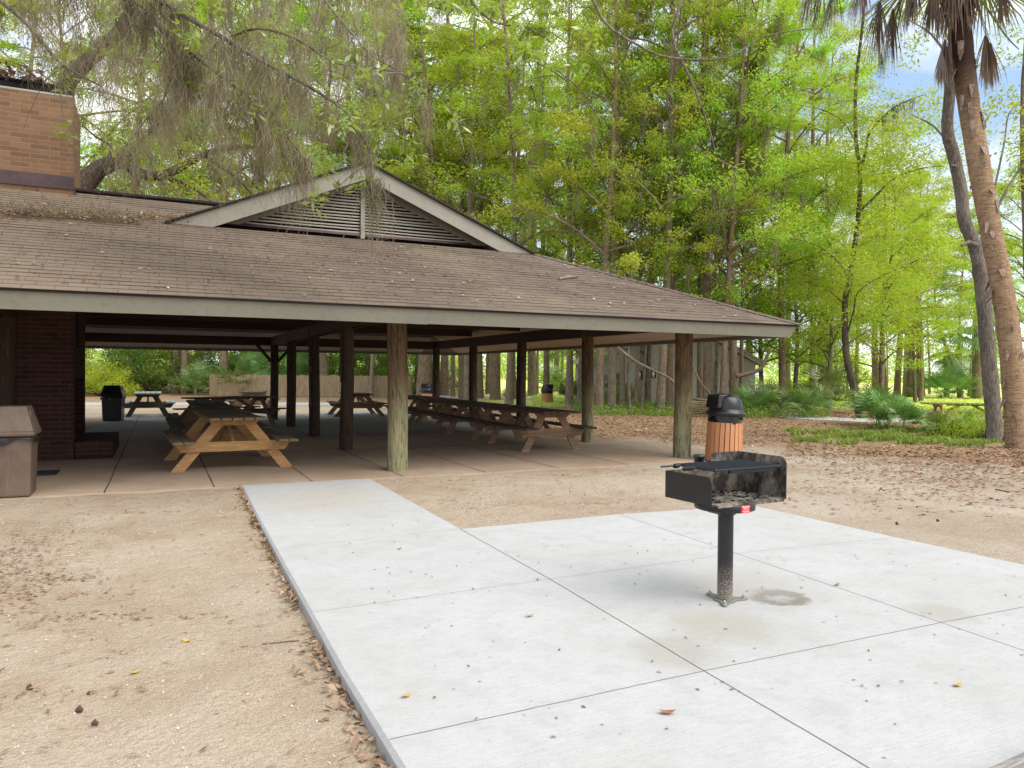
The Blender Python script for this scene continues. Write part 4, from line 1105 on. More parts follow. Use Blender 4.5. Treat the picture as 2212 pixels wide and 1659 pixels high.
def make_tree(name, seed, H, r0, hc, spread, nl, leaf, bark, L=.12, ncl=5, per=70, crad=.75, moss=0, lean=(0, 0), twist=.5, flat=.45, mossL=1.6, parent_kw=None, fork=False, nobranch=False):
    rs = random.Random(seed); rng = np.random.default_rng(seed)
    t = empty(name); m = MB(); pts = []; rad = []; ph = rs.uniform(0, 6); n = 12
    for i in range(n+1):
        f = i/n; z = H*f
        pts.append(Vector((lean[0]*z+twist*math.sin(ph+f*3.6)*f, lean[1]*z+twist*math.cos(ph*1.3+f*4.1)*f, z-.1 if i == 0 else z)))
        rad.append(r0*((1.25 if i == 0 else 1)*(1-f)**.75*.9+.08))
    m.tube(pts, rad, 10, wob=.05); C = []; R = []; anchors = []
    for k in range(nl):
        f = hc/H+(1-hc/H)*((k+rs.random())/nl)**1.1*.96; i = min(n-1, int(f*n)); a = pts[i].lerp(pts[i+1], f*n-i)
        az = k*2.4+rs.uniform(-.6, .6); up_ = rs.uniform(.1, .75); ln = spread*(1-.55*((f-hc/H)/(1-hc/H))**1.5)*rs.uniform(.6, 1.15)
        d = Vector((math.cos(az), math.sin(az), up_)).normalized()
        e = a+d*ln+Vector((0, 0, ln*rs.uniform(-.12, .15))); mid = a+Vector((d.x*.5, d.y*.5, d.z*.9))*ln+Vector((rs.uniform(-.2, .2), rs.uniform(-.2, .2), .2))
        bp = bez(a, mid, e, 7); r1 = max(.02, rad[i]*.42)
        m.tube(bp, [r1*(1-.8*j/6)+.006 for j in range(7)], 6, cap=False)
        for j in range(ncl):
            g = .35+.65*(j+rs.random())/ncl; q = min(5, int(g*6)); b = bp[q].lerp(bp[q+1], g*6-q)
            az2 = az+rs.choice((-1, 1))*rs.uniform(.3, 1.3); l2 = ln*rs.uniform(.15, .45)
            e2 = b+Vector((math.cos(az2)*l2, math.sin(az2)*l2, l2*rs.uniform(-.15, .55)))
            m.tube([b, b.lerp(e2, .5)+Vector((0, 0, .08*l2)), e2], [r1*.3+.004, .012, .004], 4, cap=False)
            C.append(e2); R.append(crad*rs.uniform(.55, 1.25)); 
            if rs.random() < .5: C.append(b.lerp(e2, .4)); R.append(crad*rs.uniform(.4, .8))
            anchors += [b, e2, b.lerp(e2, .5)]
        anchors += bp[1:6]
    m.build('trunk', bark, t)
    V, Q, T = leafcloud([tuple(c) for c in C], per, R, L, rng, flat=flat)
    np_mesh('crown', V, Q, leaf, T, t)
    if moss:
        rs.shuffle(anchors); A = np.array([tuple(a) for a in anchors[:moss]])
        V, Q, T = strands(A, 22, mossL*(.4+.9*rng.random(len(A))), rng, .018, .09, 7, .15)
        np_mesh('moss', V, Q, LEAFM['moss'], T, t)
    return t
def put(t, loc, rz=0, sc=1.0, label=None, group=None, cat='tree', tilt=(0, 0)):
    t.location = loc; t.rotation_euler = (tilt[0], tilt[1], rz); t.scale = (sc,)*3 if not hasattr(sc, '__len__') else sc; tag(t, label, cat, group)

# --- grove behind and to the right of the pavilion
P_A = make_tree('grove_tree', 1, 22, .20, 6.0, 4.5, 25, LEAFM['spring'], BARK['grey'], .125, 6, 95, .68)
P_B = make_tree('grove_tree', 2, 20, .17, 5.0, 4.1, 24, LEAFM['spring'], BARK['brown'], .125, 6, 95, .68, moss=26)
P_C = make_tree('grove_tree', 3, 23, .19, 7, 4.2, 24, LEAFM['mid'], BARK['grey'], .13, 6, 90, .68, moss=50)
P_D = make_tree('mossy_tree', 4, 17, .20, 4.5, 4.6, 22, LEAFM['mid'], BARK['brown'], .12, 6, 95, .65, moss=80)
P_E = make_tree('evergreen_tree', 5, 14, .15, 3.4, 3.4, 26, LEAFM['mid'], BARK['brown'], .12, 5, 90, .7, moss=90)
P_F = make_tree('sapling', 6, 9, .07, 2.4, 2.6, 18, LEAFM['spring'], BARK['lichen'], .11, 4, 90, .6)
P_G = make_tree('leafy_tree', 7, 11, .11, 1.8, 3.2, 30, LEAFM['spring'], BARK['lichen'], .115, 5, 120, .8, flat=.6)
used = set()
cz = .0
def tree(proto, px, Y, sc, rz, label, group, thick=1.0, tilt=(0, 0)):
    t = proto if proto.name not in used else copy_tree(proto)
    used.add(proto.name)
    put(t, along(px, Y, -.04), rz, sc, label, group, tilt=tilt); return t
near_grove = [
 (P_B, 1295, 27.5, 1.0, .3, 'broad trunk just right of the brown scratched post, foremost of the grove', 1.15, (0, .02)),
 (P_A, 1322, 28.5, .95, 2.2, 'forked grey tree with a sinewy trunk left of the restroom door', 1.05, (.0, -.02)),
 (P_C, 1345, 30.0, .9, 4.1, 'grey trunk close behind the forked tree beside the restroom corner', .9, (0, -.03)),
 (P_F, 1361, 27.2, 1.25, .9, 'thin mottled trunk standing upright left of the restroom door', 1, (0, 0)),
 (P_F, 1385, 27.6, 1.0, 2.1, 'spindly sapling bending left in front of the restroom door', 1, (0, -.06)),
 (P_B, 1372, 29.5, .8, 3.0, 'smooth leaning trunk between the mottled trunk and the restroom door', .8, (0, -.05)),
 (P_A, 1426, 28.0, 1.0, 5.0, 'stout pale trunk just left of the green corner post', 1.1, (0, .04)),
 (P_D, 1446, 29.5, .95, 1.4, 'dark shaded trunk half hidden by the green corner post', 1.1, (0, 0)),
 (P_C, 1513, 31.0, 1.0, 2.5, 'straight mid-brown trunk first to the right of the green corner post', .9, (0, 0)),
 (P_A, 1530, 29.0, 1.05, 3.6, 'thick shaded trunk directly above the lid of the orange can', 1.2, (0, .01)),
 (P_F, 1545, 28.6, 1.4, 4.4, 'slim pale lichen-spotted trunk touching the thick one above the orange can', 1, (0, 0)),
 (P_B, 1560, 27.5, 1.0, 5.6, 'smooth trunk leaning right just above the orange can', .9, (0, .03)),
 (P_E, 1586, 28.0, 1.15, .5, 'upright brown trunk at the right edge of the grove by the palmettos', 1.3, (0, .03)),
 (P_D, 1602, 30.0, .9, 1.9, 'thin trunk half behind the rightmost grove trunk', .7, (0, 0)),
 (P_D, 1692, 33.0, 1.05, 3.3, 'moss-hung tree trunk standing alone behind the palmetto thicket', 1.1, (0, 0)),
 (P_C, 1755, 38.0, 1.1, 4.6, 'grey trunk further right behind the palmetto thicket', 1.0, (0, 0)),
]
for pr, px, Y, sc, rz, lb, th, tl in near_grove:
    tree(pr, px, Y, (sc*th*.74, sc*th*.74, sc), rz, lb, 'trees of the grove beside the pavilion', tilt=tl)
# fill behind: a second rank
G2 = 'trees rising behind the pavilion roof'
l2 = {0: 'bright green tree of the rear rank rising over the roof', 1: 'leafy olive tree hung with moss rising over the roof', 2: 'tall grey tree of the rear rank rising over the roof'}
rank2 = [(P_C, 1100, 36, 1.0, .4, 2), (P_A, 1010, 40, 1.0, 2.0, 0), (P_B, 1180, 41, 1.05, 3.1, 0), (P_A, 1250, 46, 1.1, 4.4, 0), (P_D, 905, 38, 1.1, 5.3, 1),
 (P_C, 1480, 40, 1.05, 1.1, 2), (P_A, 1620, 43, 1.1, 2.7, 0), (P_B, 1395, 46, 1.1, .2, 0), (P_D, 800, 36, 1.15, 3.6, 1), (P_C, 860, 45, 1.15, 1.3, 2),
 (P_D, 700, 33, 1.05, 4.4, 1), (P_D, 590, 36, 1.2, 2.2, 1), (P_D, 480, 32, 1.0, .7, 1), (P_E, 380, 34, 1.3, 5.0, 1), (P_D, 290, 38, 1.25, 3.0, 1), (P_D, 160, 34, 1.1, 1.0, 1),
 (P_C, 60, 42, 1.1, 4.0, 2), (P_D, -40, 34, 1.1, 2.6, 1), (P_A, 430, 48, 1.15, 1.9, 0), (P_A, 640, 50, 1.15, 3.9, 0), (P_B, 1320, 38, 1.0, 5.9, 0), (P_C, 1230, 33.5, .9, 5.1, 2),
 (P_A, 1700, 48, 1.1, .8, 0), (P_B, 960, 50, 1.6, 1.4, 0), (P_A, 1060, 54, 1.7, 3.4, 0), (P_D, 860, 38, 1.4, .6, 1), (P_B, 760, 40, 1.35, 2.6, 0), (P_A, 560, 42, 1.3, 5.6, 0), (P_C, 1150, 50, 1.5, 2.2, 2)]
labels2 = ['tall grey tree rising just right of the gable peak', 'bright tree over the gable ridge, first right of the peak', 'bright tree above the middle of the right roof slope', 'bright far tree above the lower right roof slope',
 'moss-hung olive tree directly behind the gable peak', 'tall grey tree over the green corner post', 'bright tree behind the grove above the palmettos', 'bright tree high above the scratched brown post', 'moss-draped olive tree behind the left half of the gable',
 'tall grey far tree just above the gable peak', 'moss-draped olive tree behind the left gable slope', 'olive tree hung with moss above the left end of the gable', 'nearest mossy oak-like tree left of the gable', 'dark evergreen with moss between chimney and gable',
 'spreading mossy tree just right of the chimney', 'mossy tree right behind the brick chimney', 'tall grey tree left behind the chimney', 'mossy tree at the left picture edge above the chimney', 'far bright tree between chimney and gable', 'far bright tree glimpsed over the left gable slope',
 'bright tree over the roof hip beside the restroom', 'grey tree where the hip of the roof begins', 'far bright tree behind the lone moss-hung trunk', 'tall far tree filling the sky gap right of the gable peak', 'tallest far tree over the upper right roof slope', 'mossy olive tree behind the right half of the gable', 'bright tree crown directly over the gable peak', 'bright tree crown over the left gable slope', 'tall grey far tree above the first bend of the roof hip']
for (pr, px, Y, sc, rz, k), lb in zip(rank2, labels2):
    if px < 920: Y += 15; sc *= 1.45
    tree(pr, px, Y, sc, rz, lb, G2)
# right side trees
G3_ = 'light green trees on the far side of the grass'
rank3 = [(P_B, 1905, 40, .78, 1.2, 'low spreading bright tree behind the slim curved trunk'), (P_B, 1990, 44, .72, 2.2, 'bright tree overhanging the field edge left of the oak trunk'), (P_A, 1790, 36, .8, 4.2, 'bright green tree rising left of the slim curved trunk'),
 (P_C, 2075, 56, .62, 3.3, 'pale tree at the field edge below the cloud gap'), (P_A, 2250, 50, .75, .3, 'pale green tree behind the palm trunk at the right edge'), (P_B, 1850, 52, .85, 5.2, 'soft green tree deep behind the slim curved trunk'),
 (P_C, 1960, 62, .7, 2.9, 'hazy far tree over the middle of the field')]
rank3 += [(P_G, 1715, 34, 1.0, .2, 'low leafy tree filling the gap left of the slim curved trunk'), (P_G, 1790, 32, .95, 1.3, 'bushy bright tree just left of the slim curved trunk'), (P_G, 1905, 37, 1.0, 2.4, 'bushy bright tree just right of the slim curved trunk'),
 (P_G, 1978, 42, .95, 3.5, 'bushy tree with boughs drooping over the field'), (P_G, 1645, 36, 1.1, 4.6, 'leafy tree behind the rightmost trunks of the grove'), (P_G, 2230, 30, .9, 5.2, 'leafy tree half cut off behind the palm trunk'), (P_G, 1560, 37, 1.2, 5.9, 'leafy tree behind the grove above the orange can'), (P_G, 1250, 31, 1.1, .8, 'leafy tree just over the roof left of the grove'), (P_G, 1400, 34, 1.3, 1.9, 'leafy tree over the roof corner behind the restroom door')]
for pr, px, Y, sc, rz, lb in rank3: tree(pr, px, Y, sc, rz, lb, G3_)
# trunks glimpsed through the pavilion, straight ahead
P_T = make_tree('pine_tree', 8, 20, .24, 9, 3.0, 16, LEAFM['olive'], BARK['brown'], .16, 4, 70, .9)
P_U = make_tree('slim_tree', 9, 18, .13, 7, 3.0, 14, LEAFM['mid'], BARK['grey'], .16, 4, 70, .9)
G4 = 'trunks seen through the open pavilion'
inner = [(P_T, 918, 42, 1.9, 'massive reddish brown oak-like trunk seen through the pavilion behind the front post', 0), (P_U, 978, 46, 1.2, 'narrow grey trunk right of the massive reddish one', .0), (P_T, 1000, 43, .9, 'brown trunk in the middle of a close pair seen under the roof', .02),
 (P_U, 1013, 44, 1.3, 'grey trunk pressed against the brown one under the roof', -.02), (P_T, 1037, 43.5, .9, 'brown trunk just right of the black inner post', 0), (P_T, 1070, 42, 1.15, 'bright reddish trunk with a forking bough under the right eave', 0), (P_T, 1108, 43, .95, 'speckled trunk directly left of the log post beside the table row', 0),
 (P_U, 1143, 52, .9, 'pale slim trunk beyond the field right of the log post', .02), (P_U, 1160, 55, .9, 'pale upright trunk left of the distant orange can', 0), (P_U, 1178, 50, .7, 'thin dark trunk leaning over the distant orange can', -.05), (P_U, 1212, 58, .9, 'pale slim trunk right of the distant orange can', .05), (P_U, 1232, 60, 1, 'pale trunk left of the scratched brown post', 0),
 (P_U, 800, 44, 1.0, 'curved bare trunk in front of the board fence', .08), (P_T, 398, 48, .9, 'vine-wrapped trunk behind the pale grey table', 0), (P_U, 560, 49, .8, 'slim leaning trunk behind the left end of the board fence', .1)]
for pr, px, Y, sc, lb, tl in inner: tree(pr, px, Y, (sc, sc, 1.0), px*.7, lb, G4, tilt=(0, tl))
G5 = 'trunks lining the far side of the field'
far = [(1805, 60, .9), (1830, 66, .8), (1893, 62, 1.3), (1909, 56, 1.0), (1917, 70, .7), (1938, 56, 1.0), (1953, 54, .9), (1972, 54, 1.5), (1988, 57, 1.3), (2008, 64, .8), (2098, 58, 1.0), (2110, 55, 1.2), (2122, 60, 1.0), (2150, 58, .8)]
fl_ = ['far slim trunk left of the large palmetto clump', 'thin far trunk behind the large palmetto clump', 'dark far trunk just right of the curved slim trunk', 'leftmost light trunk over the open field', 'thinnest dark trunk over the open field', 'reddish trunk over the left part of the field', 'grey trunk between the reddish and the stout ones',
 'stoutest brown trunk across the field', 'dark trunk immediately right of the stoutest one', 'thin trunk between the stout trunks and the far palms', 'dark narrow trunk left of the pale leaning one', 'pale trunk nearest the oak across the field', 'forked trunk behind the oak across the field', 'thin trunk visible between oak and palm']
for i, ((px, Y, th), lb) in enumerate(zip(far, fl_)): tree(P_T if th > .95 else P_U, px, Y, (th, th, .62+.1*(i % 3)), i*1.3, lb, G5)
ll = make_tree('leaning_tree', 12, 9, .19, 7, 1.6, 5, LEAFM['mid'], BARK['grey'], .16, 3, 30, .6); put(ll, along(2076, 53, -.04), 0, 1, 'pale bare trunk leaning left between the far palms', None, tilt=(0, 0)); ll.rotation_euler = (0, -.22, -YAW)

# --- the slim tree beside the path
def limb_px(mb, pts, Y, r0, r1, n=8, dY=0.0):
    P = [depth_at(x, y, Y+dY*i/(len(pts)-1)) for i, (x, y) in enumerate(pts)]
    # refine
    Q = []; R = []
    for i in range(len(P)-1):
        for k in range(3):
            t = k/3; p0 = P[max(i-1, 0)]; p1 = P[i]; p2 = P[i+1]; p3 = P[min(i+2, len(P)-1)]
            Q.append(.5*((2*p1)+(p2-p0)*t+(2*p0-5*p1+4*p2-p3)*t*t+(3*p1-p0-3*p2+p3)*t**3))
    Q.append(P[-1]); m = len(Q); R = [r0+(r1-r0)*i/(m-1) for i in range(m)]
    mb.tube(Q, R, n, wob=.05, cap=True); return Q
slim = empty('slim_tree', (0, 0, 0), 0, 'slender curving tree with dark bark and feathery bright leaves beside the path', 'tree')
m = MB(); Y = 26.2
q0 = limb_px(m, [(1861, 900), (1853, 862), (1842, 818), (1829, 768), (1823, 700), (1823, 637), (1831, 598), (1838, 546), (1848, 461), (1851, 363), (1841, 293), (1839, 176), (1850, 60), (1860, -60), (1880, -200)], Y, .135, .035)
q1 = limb_px(m, [(1851, 363), (1863, 312), (1871, 273), (1918, 223), (1946, 207), (1990, 190)], Y, .055, .012, dY=-1.2)
q2 = limb_px(m, [(1848, 449), (1883, 414), (1922, 375), (1980, 351), (2030, 345)], Y, .05, .012, dY=1.0)
q3 = limb_px(m, [(1831, 600), (1812, 560), (1760, 520), (1700, 505)], Y, .03, .01, dY=-1.5)
q4 = limb_px(m, [(1826, 720), (1842, 660), (1850, 620), (1900, 585), (1960, 560)], Y, .035, .008, dY=-1)
q5 = limb_px(m, [(1840, 293), (1810, 250), (1760, 225), (1690, 215)], Y, .03, .008, dY=1.5)
q6 = limb_px(m, [(1824, 650), (1790, 620), (1735, 600)], Y, .03, .008, dY=1.5)
m.build('trunk', m_bark('slim_dark_bark', (.05, .038, .028), (.15, .12, .09)), slim)
rs = random.Random(5); C = []
for q, k in ((q0[18:], 46), (q1, 22), (q2, 26), (q3, 20), (q4, 26), (q5, 18), (q6, 16)):
    for _ in range(k):
        c = q[rs.randrange(len(q))]; C.append((c.x+rs.gauss(0, .95), c.y+rs.gauss(0, .95), c.z+rs.gauss(0, .45)))
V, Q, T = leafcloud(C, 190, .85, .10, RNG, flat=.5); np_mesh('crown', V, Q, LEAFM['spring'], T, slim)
A = np.array([tuple(q1[rs.randrange(5, len(q1))]) for _ in range(14)]+[tuple(q0[rs.randrange(12, 24)]) for _ in range(6)])
V, Q, T = strands(A, 16, 1.0, RNG, .012, .07, 6); np_mesh('moss', V, Q, LEAFM['moss'], T, slim)

# --- palm and oak at the right
oak = empty('oak_tree', (0, 0, 0), 0, 'grey rough-barked oak trunk that bends and crosses behind the palm', 'tree')
m = MB(); Y = 16.9
o0 = limb_px(m, [(2152, 958), (2150, 921), (2142, 833), (2130, 716), (2118, 599), (2108, 540), (2098, 507), (2078, 461), (2068, 390), (2050, 312), (2038, 269), (2041, 195), (2045, 129), (2050, 40), (2062, -70), (2085, -220)], Y, .168, .10, 14)
m.tube([depth_at(2106, 515, Y-.1), depth_at(2088, 508, Y-.2), depth_at(2072, 516, Y-.25)], [.06, .05, .03], 8)
m.tube([depth_at(2046, 290, Y-.05), depth_at(2040, 285, Y-.18)], [.05, .03], 8); m.tube([depth_at(2062, 345, Y-.05), depth_at(2046, 342, Y-.2)], [.04, .02], 8)
b1 = limb_px(m, [(2108, 530), (2150, 430), (2210, 330), (2300, 260)], Y+.3, .05, .015, dY=1.5)
b2 = limb_px(m, [(2050, 312), (2010, 260), (1960, 235)], Y+.2, .03, .01, dY=1); b3 = limb_px(m, [(2045, 120), (2000, 60), (1950, 30)], Y+.3, .035, .01, dY=1.5); b4 = limb_px(m, [(2060, -60), (2110, -10), (2160, 60), (2190, 90)], Y+.3, .035, .01, dY=1.5)
b5 = limb_px(m, [(2098, 507), (2130, 440), (2160, 300), (2170, 230), (2200, 200)], Y+.5, .035, .01, dY=2.0)
m.build('trunk', m_bark('furrowed_oak_bark', (.10, .085, .07), (.27, .235, .20), (22, 22, 3.2), 1.0), oak)
C = []
for q, k in ((b1, 40), (b2, 12), (b3, 16), (b4, 12), (b5, 22)):
    for _ in range(k):
        c = q[rs.randrange(len(q)//2, len(q))]; C.append((c.x+rs.gauss(0, .5), c.y+rs.gauss(0, .5), c.z+rs.gauss(0, .28)))
V, Q, T = leafcloud(C, 38, .38, .10, RNG, flat=.6); np_mesh('crown', V, Q, LEAFM['mid'], T, oak)

def fan(mb_parts, base, d, plen, flen, rng, nb=26, span=2.3, droop=.3, wid=.035, dead=0.0):
    """one fan frond: returns arrays; d = direction of petiole"""
    d = d.normalized(); side = d.cross(Vector((0, 0, 1)))
    side = side.normalized() if side.length > .1 else Vector((1, 0, 0)); nrm = side.cross(d)
    c = base+d*plen; Vs = []; Qs = []; Ts = []; o = 0
    w = Vector((side.x, side.y, side.z))*.011
    Vs += [base-w, base+w, c+w*.6, c-w*.6]; Qs.append((0, 1, 2, 3)); Ts.append(.45); o = 4
    tb = rng.random()
    for i in range(nb):
        f = (i+.5)/nb*2-1; a = f*span/2*(1+rng.normal()*.02); L = flen*(1-.25*abs(f)**2)*(.9+.2*rng.random())
        if dead and rng.random() < .12: continue
        e = (d*math.cos(a)+side*math.sin(a)+nrm*(-.12*abs(f)+.05*rng.normal())).normalized()
        if dead: e = (e*(1-dead)+Vector((0, 0, -1))*dead+Vector((rng.normal(), rng.normal(), 0))*.12).normalized()
        x = (e.cross(nrm)).normalized()*(wid*(.7+.4*rng.random())); lift = nrm*.012*((i % 2)*2-1)
        g = Vector((0, 0, -1)); p1 = c+e*L*.45; p2 = c+e*L*.78+g*droop*L*.14*(1+rng.random()); p3 = c+e*L*.98+g*droop*L*.42*(1+rng.random())
        tt = .35*tb+.4*rng.random()+.2
        Vs += [c-x*.25, c+x*.25, p1+x*.55+lift, p1-x*.55+lift, p2+x*.4, p2-x*.4, p3+x*.06, p3-x*.06]
        Qs += [(o, o+1, o+2, o+3), (o+3, o+2, o+4, o+5), (o+5, o+4, o+6, o+7)]; Ts += [tt, tt, min(1, tt+.15)]; o += 8
    mb_parts.append((np.array([tuple(v) for v in Vs]), np.array(Qs), np.array(Ts)))
palm = empty('palm_tree', (0, 0, 0), 0, 'tall cabbage palm leaning left with fibrous brown trunk and dead hanging fronds', 'palm')
m = MB(); Y = 15.3
pq = limb_px(m, [(2201, 975), (2199, 945), (2191, 833), (2179, 716), (2160, 599), (2133, 469), (2102, 312), (2078, 176), (2065, 39), (2060, -60), (2056, -150)], Y, .215, .185, 20)
for i in range(len(m.v)):
    pass
def m_palmbark():
    t = NT('palm_fibre'); g = t.coord(); c = t.coord(scale=(3, 3, 22), rot=(.25, .12, 0)); n = t.noise(c, 1.6, 5, .7, 1.2); f = t.noise(t.coord(scale=(40, 40, 8)), 1, 4, .7); p = t.noise(g, 2.2, 4)
    k = t.mix(t.ramp(n, [(.35, 0.), (.6, 1.)]), (.19, .12, .07), (.46, .32, .20)); k = t.mix(t.ramp(f, [(.5, 0.), (.7, .6)]), k, (.10, .06, .045))
    k = t.mix(t.ramp(p, [(.5, 0.), (.7, .5)]), k, (.50, .37, .24))
    z = t.n('ShaderNodeSeparateXYZ', i_0=g).outputs[2]; k = t.mix(t.math('MULTIPLY', t.math('SUBTRACT', z, 6.4), .7, clamp=True), k, (.06, .035, .028))
    return t.bsdf(k, .95, t.bump(t.math('ADD', n, f), 1.0, .025), .1)
m.build('trunk', m_palmbark(), palm)
# old leaf bases peeling from the trunk
m = MB(); rs = random.Random(9)
for i in range(64):
    f = (i/64)**.8; j = min(len(pq)-2, int(f*(len(pq)-1))); c = pq[j].lerp(pq[j+1], f*(len(pq)-1)-j); a = rs.uniform(0, 6.28) if i % 2 else rs.uniform(2.6, 6.0)
    if i > 40: a = i*2.4
    o_ = Vector((math.cos(a), math.sin(a), 0)); s_ = Vector((-math.sin(a), math.cos(a), 0)); r = .198; l = rs.uniform(.12, .30)*(1.5 if i > 36 else 1); wd = rs.uniform(.035, .065)
    up_ = -1 if (i > 38 or rs.random() < .5) else 1
    b = c+o_*r; out = o_*rs.uniform(.03, .12)
    m.prism([b-s_*wd, b+s_*wd, b+s_*wd*.8+out*.6+Vector((0, 0, up_*l*.6)), b+out+Vector((0, 0, up_*l)), b-s_*wd*.7+out*.6+Vector((0, 0, up_*l*.6))], o_*.012)
m.build('leaf_bases', m_bark('peeling_boots', (.13, .085, .065), (.40, .31, .25), (10, 10, 3), .5), palm)
top = pq[-1]; parts = []; rng = np.random.default_rng(3)
cdir = lambda a, el: Vector((math.cos(a)*math.cos(el), math.sin(a)*math.cos(el), math.sin(el)))
for k in range(12):
    a = k*2.4; b = top+Vector((0, 0, -.1-.4*rng.random())); fan(parts, b, cdir(a, -1.3+.3*rng.random()), .35+.4*rng.random(), .95, rng, 22, 1.2, .5, .03, .7)
for (px, py, qx, qy, fl, dd_) in [(2030, -150, 1742, -50, .95, .72), (2035, -150, 1790, -45, 1.05, .72), (2030, -140, 1765, -30, .8, .6), (2038, -140, 1850, -60, .9, .7), (2040, -135, 1885, -10, 1.15, .9), (2040, -130, 1915, 5, 1.2, .9), (2040, -130, 1930, -10, 1.0, .88), (2045, -125, 1965, -50, .9, .7), (2045, -120, 2005, -40, .85, .75),
    (2040, -100, 1893, 100, .55, .8), (2050, -90, 2030, 70, .85, .93), (2050, -90, 2022, 95, .6, .93), (2070, -100, 2120, 60, .95, .93), (2070, -100, 2128, 75, .85, .9), (2075, -120, 2150, -40, .7, .7), (2080, -140, 2230, -70, .8, .6), (2080, -140, 2200, -60, .7, .6)]:
    a_ = depth_at(px, py, Y); b_ = depth_at(qx, qy, Y+rng.normal()*.3); dd = b_-a_
    fan(parts, a_, dd, dd.length, fl, rng, 40, 1.7, .35, .022, dd_)
    if fl > .8: fan(parts, a_+Vector((.05, .05, 0)), dd, dd.length*.97, fl*.9, rng, 30, 1.5, .35, .022, dd_)
V, Q, T = joinc(parts); np_mesh('dead_fronds', V, Q, LEAFM['dead'], T, palm)
parts = []
for k in range(22):
    a = k*2.4; fan(parts, top, cdir(a, .9-.07*k), 1.2, 1.2, rng, 26, 2.2, .4, .04)
V, Q, T = joinc(parts); np_mesh('fronds', V, Q, LEAFM['frond'], T, palm)

# --- palmettos
def palmetto(seed, nf, h, fl):
    rng = np.random.default_rng(seed); t = empty('palmetto'); parts = []
    for k in range(nf):
        el = .35+1.0*rng.random(); a = k*2.4+rng.normal()*.3
        fan(parts, Vector((rng.normal()*.06, rng.normal()*.06, .02)), cdir(a, el), h*(.5+.6*rng.random()), fl*(.8+.4*rng.random()), rng, 20, 2.5, .35, .034)
    V, Q, T = joinc(parts); np_mesh('fronds', V, Q, LEAFM['frond'], T, t); return t
PM = palmetto(1, 26, .75, .62); PL = palmetto(2, 30, 1.5, .95); PS = palmetto(3, 12, .35, .45)
usedp = set()
def pput(pr, px, Y, sc, rz, label):
    t = pr if pr.name not in usedp else copy_tree(pr); usedp.add(pr.name)
    put(t, along(px, Y, -.03), rz, sc, label, 'palmettos and fan palms on the ground', 'palmetto')
for a in [(PM, 1915, 21.0, 1.0, .3, 'blue-green palmetto at the foot of the slim curved tree'), (PM, 1950, 20.0, .85, 1.6, 'lowest spreading palmetto right of the slim tree foot'), (PM, 1900, 22.0, 1.15, 2.4, 'tallest of the palmettos at the slim tree foot'),
    (PL, 1785, 29.5, .95, .5, 'large fan palmetto left of the slim curved trunk'), 
    (PL, 1655, 27.8, .68, 3.5, 'palmetto thicket plant closest to the rightmost grove trunk'), (PL, 1630, 27.0, .6, 4.4, 'drooping palmetto right behind the orange can'), 
    (PM, 1735, 26.0, 1.1, .9, 'small fan palmetto between thicket and path'), (PS, 2028, 18.5, .9, .4, 'spiky palmetto seedling between the clump and the shrub'), (PS, 2085, 18.3, 1.0, 1.4, 'spiky palmetto seedling near the oak foot'),
    (PL, 545, 47, 1.35, .6, 'dark fan palm at the left end of the board fence'), (PL, 505, 45.5, 1.1, 1.9, 'drooping fan palm left of the board fence'), (PL, 425, 46, 1.0, 2.9, 'low fan palm in the undergrowth behind the grey table'), (PL, 640, 50, 1.4, 3.9, 'fan palm rising over the board fence'),
    (PL, 2030, 52, 1.2, 1.1, 'fan palm across the field left of the pale leaning trunk'), (PL, 2052, 50, 1.1, 2.1, 'fan palm across the field at the foot of the pale leaning trunk'), (PL, 2100, 52, 1.25, 3.1, 'fan palm across the field just left of the oak'), (PL, 1195, 56, 1.2, 4.1, 'bright fan palm beyond the distant orange can'), (PM, 1240, 36, 1.2, 2.2, 'palmetto at the path edge left of the scratched post')]: pput(*a)
# cabbage palms far away
def cab(seed):
    rng = np.random.default_rng(seed); t = empty('cabbage_palm'); m = MB(); m.tube([(0, 0, -.1), (.1, .05, 2), (.15, 0, 4)], [.24, .2, .19], 10, wob=.1); m.build('trunk', BARK['brown'], t); parts = []
    for k in range(34): fan(parts, Vector((.15, 0, 4)), cdir(k*2.4, 1.2-.068*k), .9+.4*rng.random(), 1.0, rng, 18, 2.3, .5, .05)
    V, Q, T = joinc(parts); np_mesh('fronds', V, Q, LEAFM['frond'], T, t); return t
CB = cab(4); first = True
for px, Y, sc, lb in [(2045, 55, .85, 'short cabbage palm across the field beside the pale leaning trunk'), (2112, 50, 1.3, 'sunlit cabbage palm just left of the oak trunk'), (2075, 58, 1.0, 'dark cabbage palm behind the pale leaning trunk'), (1200, 62, 1.1, 'sunlit cabbage palm seen under the right eave'), (1780, 40, 1.2, 'cabbage palm rising from the thicket left of the slim tree')]:
    t = CB if first else copy_tree(CB); first = False; put(t, along(px, Y, -.03), px, sc, lb, 'cabbage palms in the distance', 'palm')

